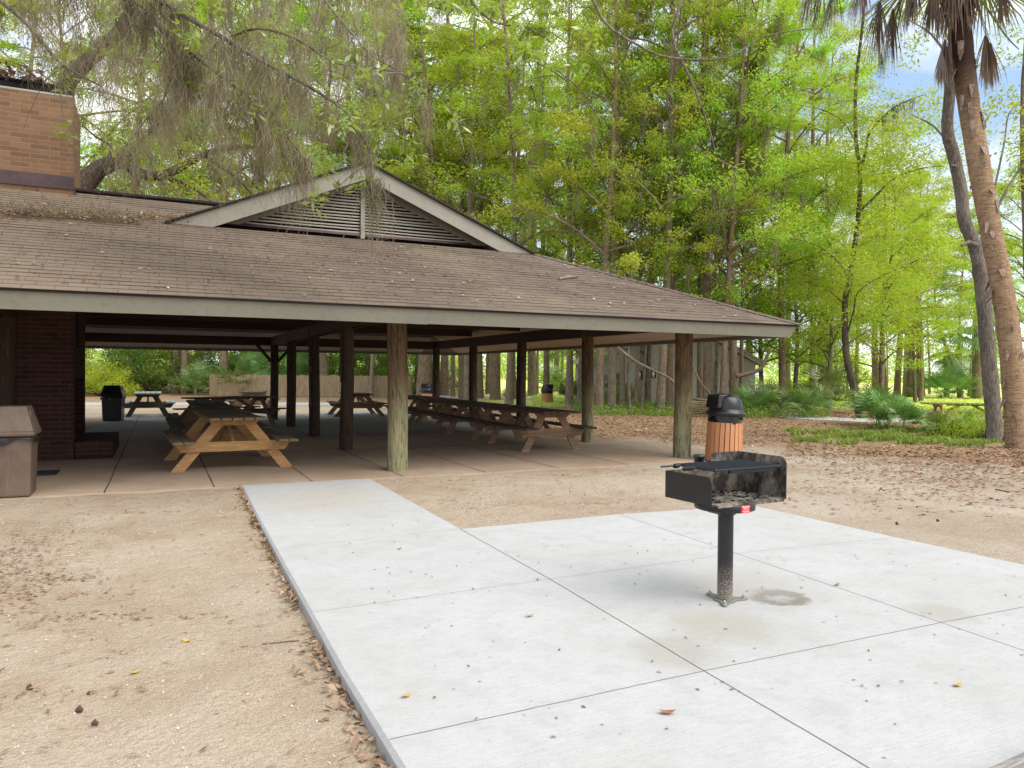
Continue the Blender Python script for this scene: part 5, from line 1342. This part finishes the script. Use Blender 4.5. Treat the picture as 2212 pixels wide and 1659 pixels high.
# --- shrubs
def shrub(seed, mat, L=.09, w=1.6, h=1.5, n=60, per=140):
    rng = np.random.default_rng(seed); t = empty('shrub'); C = []; m = MB()
    for i in range(n):
        a = rng.random()*6.28; r = w*rng.random()**.5; z = h*(1-(r/w)**2*.7)*(.15+.85*rng.random()); C.append((r*math.cos(a), r*math.sin(a), z))
        if i % 3 == 0: m.tube([(0, 0, 0), (r*math.cos(a)*.5, r*math.sin(a)*.5, z*.6), C[-1]], [.02, .012, .004], 4, cap=False)
    m.build('stem', BARK['dark'], t); V, Q, T = leafcloud(C, per, .38, L, rng, flat=.7); np_mesh('foliage', V, Q, mat, T, t); return t
S1 = shrub(1, LEAFM['mid']); S2 = shrub(2, LEAFM['dark'], .1, 2.3, 3.4, 95); S3 = shrub(3, LEAFM['mid'], .055, .8, .85, 46, 60); S4 = shrub(5, LEAFM['dark'], .1, 2.4, 3.0, 95)
useds = set()
def sput(pr, px, Y, sc, lb, g='shrubs edging the clearing'):
    t = pr if pr.name not in useds else copy_tree(pr); useds.add(pr.name); put(t, along(px, Y, -.03), px*1.1, sc, lb, g, 'shrub')
sh = [(S1, 215, 43, 1.3), (S1, 160, 45, 1.6), (S2, 330, 49, 1.3), (S2, 250, 50, 1.4), (S4, 420, 51, 1.3), (S4, 500, 52, 1.4), (S2, 590, 53, 1.3), (S4, 690, 52, 1.3), (S2, 770, 51, 1.35), (S4, 850, 50, 1.2), (S2, 720, 56, 1.6), (S4, 600, 58, 1.6), (S4, 300, 56, 1.6), (S2, 880, 55, 1.2), (S2, 60, 46, 1.4), (S4, 1000, 60, 1.0), (S1, 1112, 47, .5), (S2, 1330, 33, .5), (S1, 1640, 36, .8), (S1, 1720, 40, .9), (S4, 1800, 45, 1.0)]
shl = ['bright green bush just right of the fireplace wall', 'bright bush hidden partly by the fireplace wall', 'dark dense bush behind the black bin', 'dark bush between the fireplace wall and the black bin', 'olive bush behind the pale grey table', 'olive thicket left of the board fence', 'dark bush over the left part of the fence', 'olive bush over the middle of the fence', 'dark bush over the fence near the log post', 'olive bush at the right end of the fence', 'tall dark bush well behind the fence', 'tall olive bush well behind the fence',
 'tall olive bush far behind the black bin', 'dark bush behind the massive reddish trunk', 'dark bush at the far left behind the fireplace', 'low olive bush beyond the pavilion trunks', 'small bright bush at the foot of the speckled trunk', 'small dark bush at the restroom corner', 'bright bush behind the palmetto thicket', 'bright bush left of the grey trunk behind the thicket', 'olive bush behind the big fan palmettos']
for (pr, px, Y, sc), lb in zip(sh, shl): sput(pr, px, Y, sc, lb)
sput(S3, 2088, 18.6, 1.0, 'small-leaved arching shrub left of the oak foot'); sput(S3, 2128, 17.6, .8, 'small-leaved shrub touching the oak foot'); sput(S3, 2060, 18.0, .6, 'lowest shrub left of the oak foot'); 
# dense woods behind everything
def woods(name, spans, L, label, mat, n=90, per=130, rad=2.2):
    rng = np.random.default_rng(17); C = []
    for (p0, p1, Y0, Y1, h0, h1, cnt) in spans:
        for _ in range(cnt):
            Y = Y0+(Y1-Y0)*rng.random(); c = along(p0+(p1-p0)*rng.random(), Y, h0+(h1-h0)*rng.random()**1.2); C.append(tuple(c))
    V, Q, T = leafcloud(C, per, rad, L, rng, flat=.6); o = np_mesh(name, V, Q, mat, T); tag(o, label, 'woods', kind='stuff')
woods('woods', [(-250, 1000, 62, 75, 0, 20, 230), (-250, 980, 55, 62, 0, 5, 70), (1250, 1720, 66, 80, 0, 12, 60)], .26, 'deep mass of trees closing the view behind the clearing', LEAFM['olive'])
woods('far_tree_line', [(-600, 2900, 170, 210, 0, 8, 900)], .8, 'hazy far tree line beyond the marsh', LEAFM['mid'], per=110, rad=4.0)
woods('undergrowth', [(1250, 1640, 27.5, 30.5, -.05, .30, 150), (1600, 1780, 25.5, 28.5, -.05, .2, 70), (1280, 1480, 26.4, 27.4, -.1, .12, 60)], .07, 'low green undergrowth round the foot of the grove', LEAFM['grass'], per=90, rad=.42)
# ground cover on the right
def tufts(name, pts, hgt, rng, mat, label, per=14, wid=.012, cat='grass'):
    P = np.repeat(np.asarray(pts, float), per, 0); K = len(P); P[:, :2] += rng.normal(size=(K, 2))*.05
    a = rng.random(K)*6.28; o = np.stack([np.cos(a), np.sin(a), np.zeros(K)], 1); s = np.stack([-np.sin(a), np.cos(a), np.zeros(K)], 1)*wid
    h = hgt*(.4+.8*rng.random((K, 1))); m_ = P+o*h*.25+np.array([0, 0, 1])*h*.6; e = P+o*h*.7+np.array([0, 0, 1])*h*.85
    V = np.stack([P-s, P+s, m_+s*.8, m_-s*.8, e+s*.1, e-s*.1], 1).reshape(-1, 3); b = np.arange(K)[:, None]*6
    Q = np.concatenate([b+np.array([[0, 1, 2, 3]]), b+np.array([[3, 2, 4, 5]])]); T = np.tile(np.clip(rng.random(K), 0, 1), 2)
    o_ = np_mesh(name, V, Q, mat, T); tag(o_, label, cat, kind='stuff')
rng = np.random.default_rng(8); pts = []
for _ in range(4200):
    Y = rng.uniform(15.2, 21.5); px = rng.uniform(1700, 2290)
    if (abs(Y-18.2)/2.6)**2+max(0, (1960-px)/330)**2 < rng.random()*1.15+.1 : 
        if math.sin(px*.021+Y*2.1)+math.sin(px*.047-Y*3.3)+rng.normal()*.6 > .45: pts.append(tuple(along(px, Y, -.03)))
tufts('ground_cover', pts, .13, rng, LEAFM['grass'], 'patch of green grass and weeds between leaf litter and path')
C = [p for p in pts[::9]]; V, Q, T = leafcloud(np.array(C)+np.array([0, 0, .08]), 16, .22, .05, rng, flat=.45); tag(np_mesh('weeds', V, Q, LEAFM['grass'], T), 'small-leaved weeds spreading beside the path', 'weeds', kind='stuff')
pts = [tuple(along(rng.uniform(1150, 2400), Y, -.03)) for Y in rng.uniform(33, 52, 9000)]
tufts('field_grass', pts, .10, rng, m_leaf('sunlit_field_grass', (.42, .48, .08), (.66, .68, .18), (.82, .78, .36), .3, .03), 'sunlit yellow-green grass of the far field', 5, .03)  # sun on the field is put into these bright grass colours
# --- fallen leaves
def litter(name, P, L, rng, mat, label, lift=.012, curl=.5, wr=.45):
    P = np.asarray(P, float); K = len(P); a = rng.random(K)*6.28; tilt = rng.normal(size=(K, 1))*.3*curl
    d = np.stack([np.cos(a), np.sin(a), tilt[:, 0]], 1); s = np.stack([-np.sin(a), np.cos(a), rng.normal(size=K)*.4*curl], 1)
    l = L*(.5+.9*rng.random((K, 1))); w = l*wr*.5; base = P+np.array([0, 0, 1])*(lift+l*np.abs(tilt)*.5)
    V = np.stack([base-d*l*.5, base+s*w+np.array([0, 0, .15])*w, base+d*l*.5, base-s*w+np.array([0, 0, .15])*w], 1).reshape(-1, 3)
    o = np_mesh(name, V, np.arange(K*4).reshape(-1, 4), mat, rng.random(K)); tag(o, label, 'leaves', kind='stuff'); return o
def onG(px, Y): p = along(px, Y); return (p.x, p.y, gz(p.x, p.y))
P = []
while len(P) < 42000:
    Y = rng.uniform(13.5, 31); px = rng.uniform(820, 2290); dens = min(1, max(0, (Y-15.6-2.0*math.sin(px*.011)*.5)/2.2)) if px < 1700 else min(1, max(0, (Y-9.5)/5))
    if rng.random() < dens:
        p = along(px, Y)
        if -1.5 < p.x < 8.2 and 9.9 < p.y < 27.1: continue
        if px > 1750 and 15.5 < Y < 20.8 and rng.random() < .8: continue
        P.append((p.x, p.y, -.022))
litter('leaf_litter', P, .085, rng, LEAFM['litter'], 'carpet of brown fallen leaves round the grove', .008)
P = []
while len(P) < 5200:
    Y = rng.uniform(7.5, 14.5); px = rng.uniform(1560, 2290); p = along(px, Y)
    if rng.random() < ((Y-7.0)/6)**1.6*min(1, max(.05, (px-1650)/400)) and not (p.x < 6.35 and p.y < 6.6): P.append(onG(px, Y))
litter('leaf_litter', P, .07, rng, LEAFM['litter'], 'thinner scatter of leaf fragments on the sand before the palm', .004)
P = []
for _ in range(1000):   # drift along the pad's left edge
    y = rng.uniform(2.0, 9.85); k = 1 if rng.random() < .8 else 2.5; x = np.interp(y, [2.83, 4.52, 6.3, 9.9], [.79, .81, .845, .93])-.010-abs(rng.normal())*.030*k*(1.3 if y < 5 else .9); 
    if math.sin(y*2.3)+math.sin(y*5.1+1) > -1.2*rng.random()*1.6: P.append((x, y, gz(x, y)+abs(rng.normal())*.008))
litter('leaf_drift', P, .042, rng, LEAFM['litter'], 'drift of brown leaves caught along the left edge of the walkway', .005, 1.2)
P = []
for _ in range(700):
    x = rng.uniform(-5, .9); y = rng.uniform(1.5, 9.8); P.append((x, y, gz(x, y)+.003))
for _ in range(1300):
    a = rng.normal()*.8; y = rng.uniform(3, 9.5); x = -2.4+.42*(y-5)*-.3+a*.9 - (0.25*(y-5)); P.append((x, y, gz(x, y)+.003))
cl_ = ground_at(25, 1270, -.06)
for _ in range(1500):
    x = cl_.x+rng.normal()*.32-.1; y = cl_.y+rng.normal()*.9+.2; P.append((x, y, gz(x, y)+.003+abs(rng.normal())*.006))
for k in range(34):
    cx0, cy0 = (rng.uniform(-4.2, .3), rng.uniform(2.4, 9.5)) if k < 22 else (rng.uniform(2.8, 7.5), rng.uniform(6.8, 9.6)); ln_ = rng.uniform(.15, .5)
    for _ in range(30): f = rng.normal(); x = cx0+f*ln_*.9; y = cy0+f*ln_*-.3+rng.normal()*.04; P.append((x, y, gz(x, y)+.003)) if not (.75 < x < 2.6 or y > 9.85) else None
for _ in range(520):
    x = rng.uniform(2.8, 7.8); y = rng.uniform(6.6, 9.8); P.append((x, y, gz(x, y)+.003))
litter('leaf_scatter', P, .045, rng, LEAFM['litter'], 'leaf fragments and bark chips strewn over the sand', .006, .6, .28)
P = [(rng.uniform(1.0, 6.2), rng.uniform(1.6, 6.3), .002) for _ in range(300)]+[(rng.uniform(1.05, 2.6), rng.uniform(6.4, 9.8), .002) for _ in range(70)]
litter('leaf_specks', P, .023, rng, m_leaf('dark_specks', (.07, .045, .03), (.20, .13, .085), (.40, .30, .2), .1, .02, 1, .05), 'tiny leaf specks dotted over the pale concrete', .002, .3, .4)
P = []
for _ in range(2600):
    v = rng.uniform(9.4, 14.0); u = rng.uniform(-8, 9.6-(v-9.3))
    if v > 12.4 and u > -.2: continue
    P.append((u, v, zf(v)+.02))
litter('roof_leaves', P, .062, rng, m_leaf('roof_litter', (.30, .20, .13), (.62, .48, .35), (.85, .76, .64), .1, .05, 1, .05), 'pale fallen leaves strewn on the shingles', .006, .5)
P = []
for _ in range(1000):  # leaves packed in the valley left of the gable
    f = rng.random(); c = Vector((-.12, 12.55, 0)).lerp(Vector((-2.9, 11.9, 0)), f**1.2); u = c.x+rng.normal()*.22+.4*(f < .4); v = c.y+rng.normal()*(.07+.06*f)+(.55*(1-f*3) if f < .33 else 0)*rng.random()
    P.append((u, v, zf(v)+.015+abs(rng.normal())*.03))
litter('leaf_pile', P, .05, rng, LEAFM['litter'], 'dead leaves and moss caught in the valley beside the gable', .01, 1.3)
A = np.array([(-1.1+rng.normal()*.6, 12.33+rng.normal()*.10, 0) for _ in range(60)]); A[:, 2] = [zf(a[1])+.10 for a in A]
V, Q, T = strands(A, 26, .10, rng, .008, .10, 4, .5); tag(np_mesh('fallen_moss', V, Q, LEAFM['moss'], T), 'tangle of fallen grey moss lying on the shingles', 'moss', kind='stuff')
P = [(rng.uniform(-4, -1.7), 14.4+rng.normal()*.22, 5.94+abs(rng.normal())*.13) for _ in range(2600)]
litter('leaf_pile', P, .09, rng, LEAFM['dead'], 'heap of dead leaves piled on the chimney cap', .01, 1.6)
# sweetgum balls, lone leaves, twigs
def ball(px, py, r, label):
    p = ground_at(px, py, -.06); mb = MB(); rs = random.Random(px); n = 9
    bpy_m = bpy.data.meshes.new('seed_ball'); import bmesh
    bm = bmesh.new(); bmesh.ops.create_icosphere(bm, subdivisions=2, radius=r)
    for i, v in enumerate(bm.verts): v.co *= (1.35 if i % 2 else .82)
    bm.to_mesh(bpy_m); bm.free(); bpy_m.materials.append(m_simple('burr', (.11, .05, .045), .9)); o = bpy.data.objects.new('seed_ball', bpy_m); COL.objects.link(o)
    o.location = (p.x, p.y, gz(p.x, p.y)+r*.7); tag(o, label, 'seed ball', 'spiky sweetgum seed balls')
for a in [(182, 1543, .013, 'spiky seed ball on the sand, the darkest of three'), (74, 1497, .012, 'spiky seed ball on the sand nearest the left edge'), (216, 1571, .0115, 'spiky seed ball closest to the bottom edge on the sand'), (202, 1507, .008, 'broken seed ball fragment between two whole ones'), (1942, 1128, .013, 'dark seed ball on the sand just right of the pad corner'), (2030, 1120, .013, 'dark seed ball further right of the pad corner'), (1985, 1092, .013, 'dark seed ball beyond the other two right of the pad')]: ball(*a)
def leaf(px, py, L, col, label, z0=None, rz=0.0):
    p = ground_at(px, py, 0); z = (gz(p.x, p.y) if z0 is None else z0)+.006; 
    if z0 is None: p = ground_at(px, py, z)
    mb = MB(); n = 8; vs = []
    for i in range(n+1):
        f = i/n; w_ = math.sin(PI*min(1, f*1.02))**.8*L*.22; x = (f-.5)*L; c = .18*L*(2*f-1)**2
        vs += [(x, -w_, c+.25*w_), (x, 0, c), (x, w_, c+.25*w_)]
    mb.add(vs, [(i*3+j, (i+1)*3+j, (i+1)*3+j+1, i*3+j+1) for i in range(n) for j in (0, 1)], smooth=True)
    o = mb.build('fallen_leaf', m_simple('leaf_tone', col, .6, .3, 40)); o.location = (p.x, p.y, z); o.rotation_euler = (0, 0, rz); tag(o, label, 'leaf', 'single fallen leaves')
leaf(411, 1396, .065, (.62, .34, .04), 'bright yellow-orange leaf lying on the sand', rz=-1.0)
leaf(277, 1426, .05, (.40, .2, .06), 'small ochre leaf left of the bright yellow one', rz=-.6); leaf(302, 1465, .06, (.42, .33, .08), 'narrow yellowish leaf below the ochre one', rz=.6)
leaf(888, 1509, .06, (.50, .30, .12), 'tan leaf on the pad near its left edge', 0, .5); leaf(1452, 1537, .075, (.30, .13, .07), 'curled reddish brown leaf on the pad near the long joint', 0, -.4); leaf(2078, 1468, .06, (.50, .33, .10), 'golden curled leaf on the right part of the pad', 0, .1)
leaf(1152, 1332, .055, (.42, .25, .13), 'tan leaf on the pad left of the grill foot', 0, .1); leaf(868, 1191, .05, (.28, .12, .06), 'reddish leaf on the walkway', 0, .5); leaf(1815, 1254, .06, (.42, .2, .1), 'orange-brown leaf on the joint right of the grill', 0, .3); leaf(1168, 1252, .04, (.3, .2, .1), 'small brown leaf by the cross joint', 0, 1.2)
def stick(px0, py0, px1, py1, r, label, z=None):
    a = ground_at(px0, py0, -.05 if z is None else z); b = ground_at(px1, py1, -.05 if z is None else z); 
    if z is None: a.z = gz(a.x, a.y)+r; b.z = gz(b.x, b.y)+r
    mb = MB(); n = 7; P = [a.lerp(b, i/n)+Vector((random.uniform(-1, 1), random.uniform(-1, 1), .3))*((b-a).length*.025) for i in range(n+1)]
    mb.tube(P, [r*(1-.5*i/n) for i in range(n+1)], 6); tag(mb.build('twig', m_simple('twig', (.14, .10, .08), .9)), label, 'twig', 'twigs on the ground')
stick(577, 1393, 655, 1383, .006, 'thin dark twig on the sand beside the walkway edge'); stick(752, 1490, 775, 1532, .010, 'short thick twig against the walkway edge'); stick(0, 1462, 20, 1450, .005, 'fragment of twig at the left edge of the sand'); stick(2155, 1048, 2185, 1053, .012, 'crooked twig on the sand at the right')
rs_ = MB(); a = Vector((4.62, 9.92, zf(9.92)+.03)); 
pA = [(1205, 601), (1222, 597), (1240, 596), (1246, 594)]
pts = []
for x, y in pA:
    d = ray(x, y); t = (zf(0)+0-EYE+.03)/(d.z-S*d.y); pts.append(Vector((d.x*t, d.y*t, EYE+d.z*t)))
rs_.tube(pts, [.022, .026, .02, .01], 7, wob=.15); tag(rs_.build('twig', BARK['lichen']), 'broken grey branch piece lying on the roof shingles', 'branch')

# --- overhanging oak, moss and near leaves
ov = empty('live_oak', tuple(W(-9.5, 7.5)), 0, 'overhanging live oak whose mossy boughs hang in front of the roof at upper left', 'tree')
offs = Vector(ov.location)
m = MB(); Y = 8.6
tb = [W(-9.5, 7.5, -.1), W(-9.4, 7.5, 2.5), W(-8.8, 7.7, 5.2), W(-7.2, 8.0, 6.8)]
m.tube(tb, [.5, .4, .33, .2], 14, wob=.06)
s0 = depth_at(250, -40, Y)
m.tube(bez(tb[-1], W(-6, 8.2, 7.0), s0, 7), [.2, .17, .14, .11, .09, .07, .055], 10)
L1 = limb_px(m, [(250, -40), (285, 8), (340, 78), (387, 113), (461, 168), (515, 207), (560, 225), (610, 300), (650, 350)], Y, .040, .008, dY=.6)
L2 = limb_px(m, [(268, -10), (336, 16), (390, 47), (469, 90), (547, 137), (633, 180), (742, 250), (790, 330), (800, 400)], Y, .036, .006, dY=-.5)
L3 = limb_px(m, [(488, 88), (547, 70), (625, 90), (703, 137), (756, 148), (850, 160), (930, 200), (990, 262)], Y, .014, .004, dY=-1.0)
L4 = limb_px(m, [(390, 113), (367, 156), (344, 226), (305, 273), (262, 330)], Y, .018, .005, dY=.4)
L5 = limb_px(m, [(-60, -120), (200, -90), (500, -80), (800, -60), (1100, -50), (1300, -40)], Y-.8, .09, .03, dY=1.0)
L6 = limb_px(m, [(630, -70), (700, 20), (760, 90), (800, 130), (870, 170), (905, 240)], Y-.6, .014, .004)
L7 = limb_px(m, [(980, -60), (1010, 10), (1060, 50), (1130, 60), (1180, 90)], Y-.8, .014, .004)
L8 = limb_px(m, [(-60, -20), (40, 60), (120, 150), (210, 200)], Y+1, .04, .01)
L9 = limb_px(m, [(1250, -60), (1290, 40), (1370, 95), (1440, 120), (1560, 118), (1640, 70), (1760, 50)], Y+3, .024, .008)
L10 = limb_px(m, [(1500, -80), (1440, 60), (1480, 160), (1520, 260), (1540, 330)], Y+5, .035, .008)
m.tube([p+Vector((0, 0, .0)) for p in bez(tb[2], W(-8, 6.5, 6.5), L5[0], 6)], [.25, .2, .17, .14, .11, .09], 10)
TW = []
rs = random.Random(21)
for q in (L1, L2, L3, L5, L6, L8, L1, L2, L5):
    for _ in range(12):
        a = q[rs.randrange(2, len(q))]; e = a+Vector((rs.gauss(0, .35), rs.gauss(0, .35), -rs.uniform(.2, 1.1))); mid = a.lerp(e, .5)+Vector((rs.gauss(0, .12), rs.gauss(0, .12), .12))
        b = bez(a, mid, e, 6); m.tube(b, [.006, .005, .004, .0035, .003, .002], 5, cap=False); TW.append(b)
hang = [[(800, 120), (790, 200), (788, 280), (790, 360), (786, 400)], [(700, 130), (712, 200), (735, 280), (738, 340)], [(905, 240), (900, 300), (880, 330)], [(560, 120), (553, 200), (566, 280), (575, 330)], [(640, 10), (668, 60), (680, 120), (676, 170)]]
for h_ in hang: TW.append(limb_px(m, h_, Y-.3, .006, .002, 5))
for v in range(len(m.v)): m.v[v] = tuple(Vector(m.v[v])-offs)
m.build('branches', BARK['lichen'], ov)
C = []; 
for b in TW:
    if rs.random() < .40: C.append(tuple(b[-1]))
    if rs.random() < .25: C.append(tuple(b[len(b)//2]))
for q, k in ((L7, 7), (L6, 5), (L3[9:], 5), (L2[16:], 5)):
    for _ in range(k): c = q[rs.randrange(len(q))]; C.append((c.x+rs.gauss(0, .1), c.y+rs.gauss(0, .1), c.z-rs.uniform(0, .25)))
for _ in range(110):   # leafy masses high on the left
    c = depth_at(rs.gauss(400, 190), rs.gauss(60, 90), Y+rs.uniform(0, 3)); C.append(tuple(c))
for _ in range(34):
    c = depth_at(rs.uniform(560, 1150), rs.gauss(-10, 40), Y+rs.uniform(-1, 1.5)); C.append(tuple(c))
rng = np.random.default_rng(31)
C = [c for c in C if c[2] > 3.8]+[tuple(depth_at(x, y, 8.2)) for x, y in ((784, 408), (790, 425), (776, 395), (680, 430), (682, 450), (712, 378), (700, 372))]
V, Q, T = leafcloud(np.array(C)-np.array(tuple(offs)), 15, .13, .105, rng, wr=.34, flat=.8); np_mesh('leaves', V, Q, LEAFM['near'], T, ov)
A = []; Ln = []
def anch(q, n, l0, l1, a=0, b=None):
    for _ in range(n):
        c = q[rs.randrange(a, b or len(q))]; A.append((c.x+rs.gauss(0, .04), c.y+rs.gauss(0, .04), c.z)); Ln.append(rs.uniform(l0, l1))
anch(L1, 30, .4, 1.5); anch(L2, 30, .3, 1.2); anch(L3, 5, .3, .8, 0, 10); anch(L4, 8, .5, 1.2); anch(L5, 20, .5, 1.3, 0, 11); anch(L8, 6, .3, .8); anch(L6, 6, .3, .8)
for (px, py, l) in [(410, 150, 1.9), (232, 20, 2.2), (262, 60, 1.9), (455, 190, 1.4), (500, 225, 1.7), (520, 215, 1.2), (300, 270, 1.0), (560, 140, .9), (610, 190, 1.3), (640, 200, 1.3), (700, 230, 1.0), (350, 240, 1.2), (60, -20, 1.4), (100, -20, 1.5), (140, -20, 1.4), (180, -10, 1.8), (792, 335, .5), (30, -30, 1.0), (480, 0, 1.0), (600, -10, .8), (520, 60, 1.2)]:
    for _ in range(2): c = depth_at(px+rs.gauss(0, 7), py+rs.gauss(0, 8), Y+rs.uniform(-.4, 1.2)); A.append(tuple(c)); Ln.append(l*rs.uniform(.6, 1))
# deeper curtain of moss behind
for _ in range(90):
    c = depth_at(rs.uniform(190, 870), rs.uniform(-60, 190), rs.uniform(10.5, 16)); A.append(tuple(c)); Ln.append(rs.uniform(.7, 2.2))
    if c.z < 3: A.pop(); Ln.pop()
V, Q, T = strands(np.array(A)-np.array(tuple(offs)), 30, Ln, rng, .0085, .055, 12, .26); np_mesh('moss', V, Q, LEAFM['moss'], T, ov)
# thick bough of another oak beyond the chimney
bo = empty('live_oak', tuple(along(150, 21, 0)), 0, 'thick dark live oak bough arching out from behind the chimney', 'tree'); offs = Vector(bo.location); m = MB(); Y = 21
g0 = limb_px(m, [(60, 870), (80, 700), (110, 560), (150, 455), (171, 419), (197, 387), (228, 368), (263, 362), (290, 385), (340, 392), (400, 362), (470, 330), (560, 325)], Y, .42, .05, 14, dY=2)
g1 = limb_px(m, [(228, 368), (232, 330), (200, 310), (170, 285)], Y, .05, .02); g2 = limb_px(m, [(110, 560), (90, 350), (130, 205), (175, 150), (215, 110), (260, 60), (280, -40)], Y+2, .30, .15, 12)
g3 = limb_px(m, [(340, 392), (400, 410), (450, 445)], Y+1.5, .07, .03); g4 = limb_px(m, [(430, 345), (500, 390), (540, 430)], Y+2, .06, .02); g5 = limb_px(m, [(263, 362), (310, 300), (380, 250), (450, 150)], Y+1, .09, .03)
g6 = limb_px(m, [(200, 120), (320, 150), (420, 130), (560, 180)], Y+2, .12, .04)
for v in range(len(m.v)): m.v[v] = tuple(Vector(m.v[v])-offs)
m.build('trunk', BARK['dark'], bo); A = []; Ln = []; C = []
for q, k in ((g0[20:], 30), (g3, 8), (g4, 8), (g5, 26), (g6, 22)):
    for _ in range(k): c = q[rs.randrange(len(q))]; A.append((c.x+rs.gauss(0, .3), c.y+rs.gauss(0, .5), c.z+rs.gauss(0, .2))); Ln.append(rs.uniform(.6, 1.8)); C.append((c.x+rs.gauss(0, .9), c.y+rs.gauss(0, 1.2), c.z+rs.gauss(.2, .7)))
V, Q, T = strands(np.array(A)-np.array(tuple(offs)), 18, Ln, rng, .015, .045, 8, .2); np_mesh('moss', V, Q, LEAFM['moss'], T, bo)
V, Q, T = leafcloud(np.array(C)-np.array(tuple(offs)), 90, .6, .085, rng, flat=.5); np_mesh('crown', V, Q, LEAFM['olive'], T, bo)

# --- board fence
fe = empty('board_fence', tuple(along(650, 44.5)), -YAW-.03, 'weathered board fence behind the pavilion', 'fence'); Rf = Matrix.Rotation(YAW+.03, 3, 'Z')
m = MB(); n = 96; x0, x1 = -5.5, 6.6
for i in range(n):
    x = x0+(x1-x0)*(i+.5)/n; h = 1.27+random.uniform(-.03, .03); m.box((x, random.uniform(-.006, .006), h/2), ((x1-x0)/n-.012, .02, h))
m.build('board_panel', m_wood('fence_boards', (.20, .15, .085), (.42, .33, .20), 2, .6), fe)
for k in range(6): m = MB(); m.box((x0+k*(x1-x0)/5, .07, .62), (.1, .1, 1.24)); m.build('fence_post', BARK['grey'], fe)
for z in (.3, 1.0): m = MB(); m.box(((x0+x1)/2, .035, z), (x1-x0, .04, .09)); m.build('rail', BARK['grey'], fe)

# --- restroom building among the trees
rb = empty('restroom_building', tuple(along(1465, 34.5)), -YAW+.10, 'small grey-beige restroom building half hidden by the grove', 'building')
wallm = m_paint('beige_siding', (.40, .385, .33)); m = MB()
m.prism([(-3.7, 0, -.05), (3.7, 0, -.05), (3.7, 0, 2.0), (0, 0, 3.9), (-3.7, 0, 2.0)], (0, 6, 0)); m.build('wall', wallm, rb)
m = MB()
for s in (-1, 1): m.bar((0, -.15, 4.05), (s*4.05, -.15, 1.96), .06, .2); m.prism([(0, -.3, 4.17), (s*4.2, -.3, 2.0), (s*4.2, -.3, 1.94), (0, -.3, 4.11)][::s], (0, 6.6, 0))
m.build('roof', m_paint('pale_trim', (.50, .48, .43)), rb)
def dr(x, lab=None):
    m = MB(); m.box((x, -.012, 1.03), (.92, .03, 2.1), bev=.004); fr = m.build('door', m_paint('door_frame', (.27, .25, .22)), rb); m = MB(); m.box((x, -.03, 1.02), (.80, .03, 2.0), bev=.004); m.build('door_leaf', m_paint('door_leaf', (.43, .415, .36)), fr)
    m = MB(); m.box((x+.30, -.05, 1.05), (.10, .012, .36), bev=.003); m.tube([(x+.30, -.055, .93), (x+.30, -.10, .96), (x+.30, -.10, 1.12), (x+.30, -.055, 1.15)], .012, 6); m.build('handle', MAT['flash'], fr)
dr(-1.93); dr(2.15)
for x in (-2.62, -.70, -.1, .62, 1.4): m = MB(); m.box((x, -.015, 1.9 if abs(x) < 1.5 else 1.2), (.05, .03, 3.4 if abs(x) < 1.3 else 2.4)); m.build('batten', wallm, rb)
wh = m_simple('sign_white', (.8, .8, .8), .5, .02)
for x, z, fem in ((-1.84, 1.42, False), (-1.20, 1.50, True)):
    m = MB(); m.box((x, -.055, z), (.27, .012, .40), bev=.004); sg = m.build('restroom_sign', MAT['black_paint'], rb)
    m = MB(); y = -.063
    c = [(x+.028*math.cos(a*PI/6), y, z+.135+.028*math.sin(a*PI/6)) for a in range(12)]; m.poly(c[::-1] if False else c)
    if fem: m.poly([(x-.03, y, z+.095), (x-.065, y, z-.06), (x+.065, y, z-.06), (x+.03, y, z+.095)])
    else: m.poly([(x-.05, y, z+.095), (x-.05, y, z-.03), (x+.05, y, z-.03), (x+.05, y, z+.095)])
    for s in (-1, 1): m.poly([(x+s*.022-.014, y, z-.03 if not fem else z-.06), (x+s*.022-.014, y, z-.16), (x+s*.022+.014, y, z-.16), (x+s*.022+.014, y, z-.03 if not fem else z-.06)])
    m.build('pictogram', wh, sg)
# crooked grape-vine boughs among the trunks
vn = empty('vine', tuple(along(1500, 27, 0)), 0, 'thick crooked bough sweeping up to the right among the grove trunks', 'vine'); offs = Vector(vn.location); m = MB()
limb_px(m, [(1590, 805), (1612, 800), (1640, 790), (1655, 765), (1660, 745)], 27.5, .09, .05); limb_px(m, [(1330, 745), (1370, 775), (1410, 795), (1450, 815), (1480, 850), (1540, 860)], 26.9, .05, .05); limb_px(m, [(1490, 770), (1510, 815), (1535, 845)], 26.5, .04, .03)
for k in range(7): limb_px(m, [(1480, 868+k*3), (1510, 862+k*4), (1545, 866+k*2), (1575, 872)], 25.6+k*.1, .03, .02, 6)
for v in range(len(m.v)): m.v[v] = tuple(Vector(m.v[v])-offs)
m.build('stem', BARK['brown'], vn)

# pale grit on the sand
P = []
for _ in range(9000):
    x = rng.uniform(-5, .78) if rng.random() < .7 else rng.uniform(2.7, 7.9); y = rng.uniform(1.0, 9.8) if x < .8 else rng.uniform(6.5, 9.85); P.append((x, y, gz(x, y)+.004))
litter('grit', P, .009, rng, m_leaf('shell_grit', (.35, .28, .22), (.62, .54, .46), (.85, .80, .74), .0, .05, 1, .02), 'pale shell grit and small stones strewn over the sand', .003, 1.0, .8)

ed = empty('tree', (0, 0, 0), 0, 'grey trunk sliver cut by the right picture edge high beside the palm', 'tree'); m = MB()
limb_px(m, [(2236, 960), (2228, 700), (2216, 450), (2207, 215), (2213, 60), (2216, -90)], 18.5, .17, .10, 12); m.build('trunk', BARK['grey'], ed)
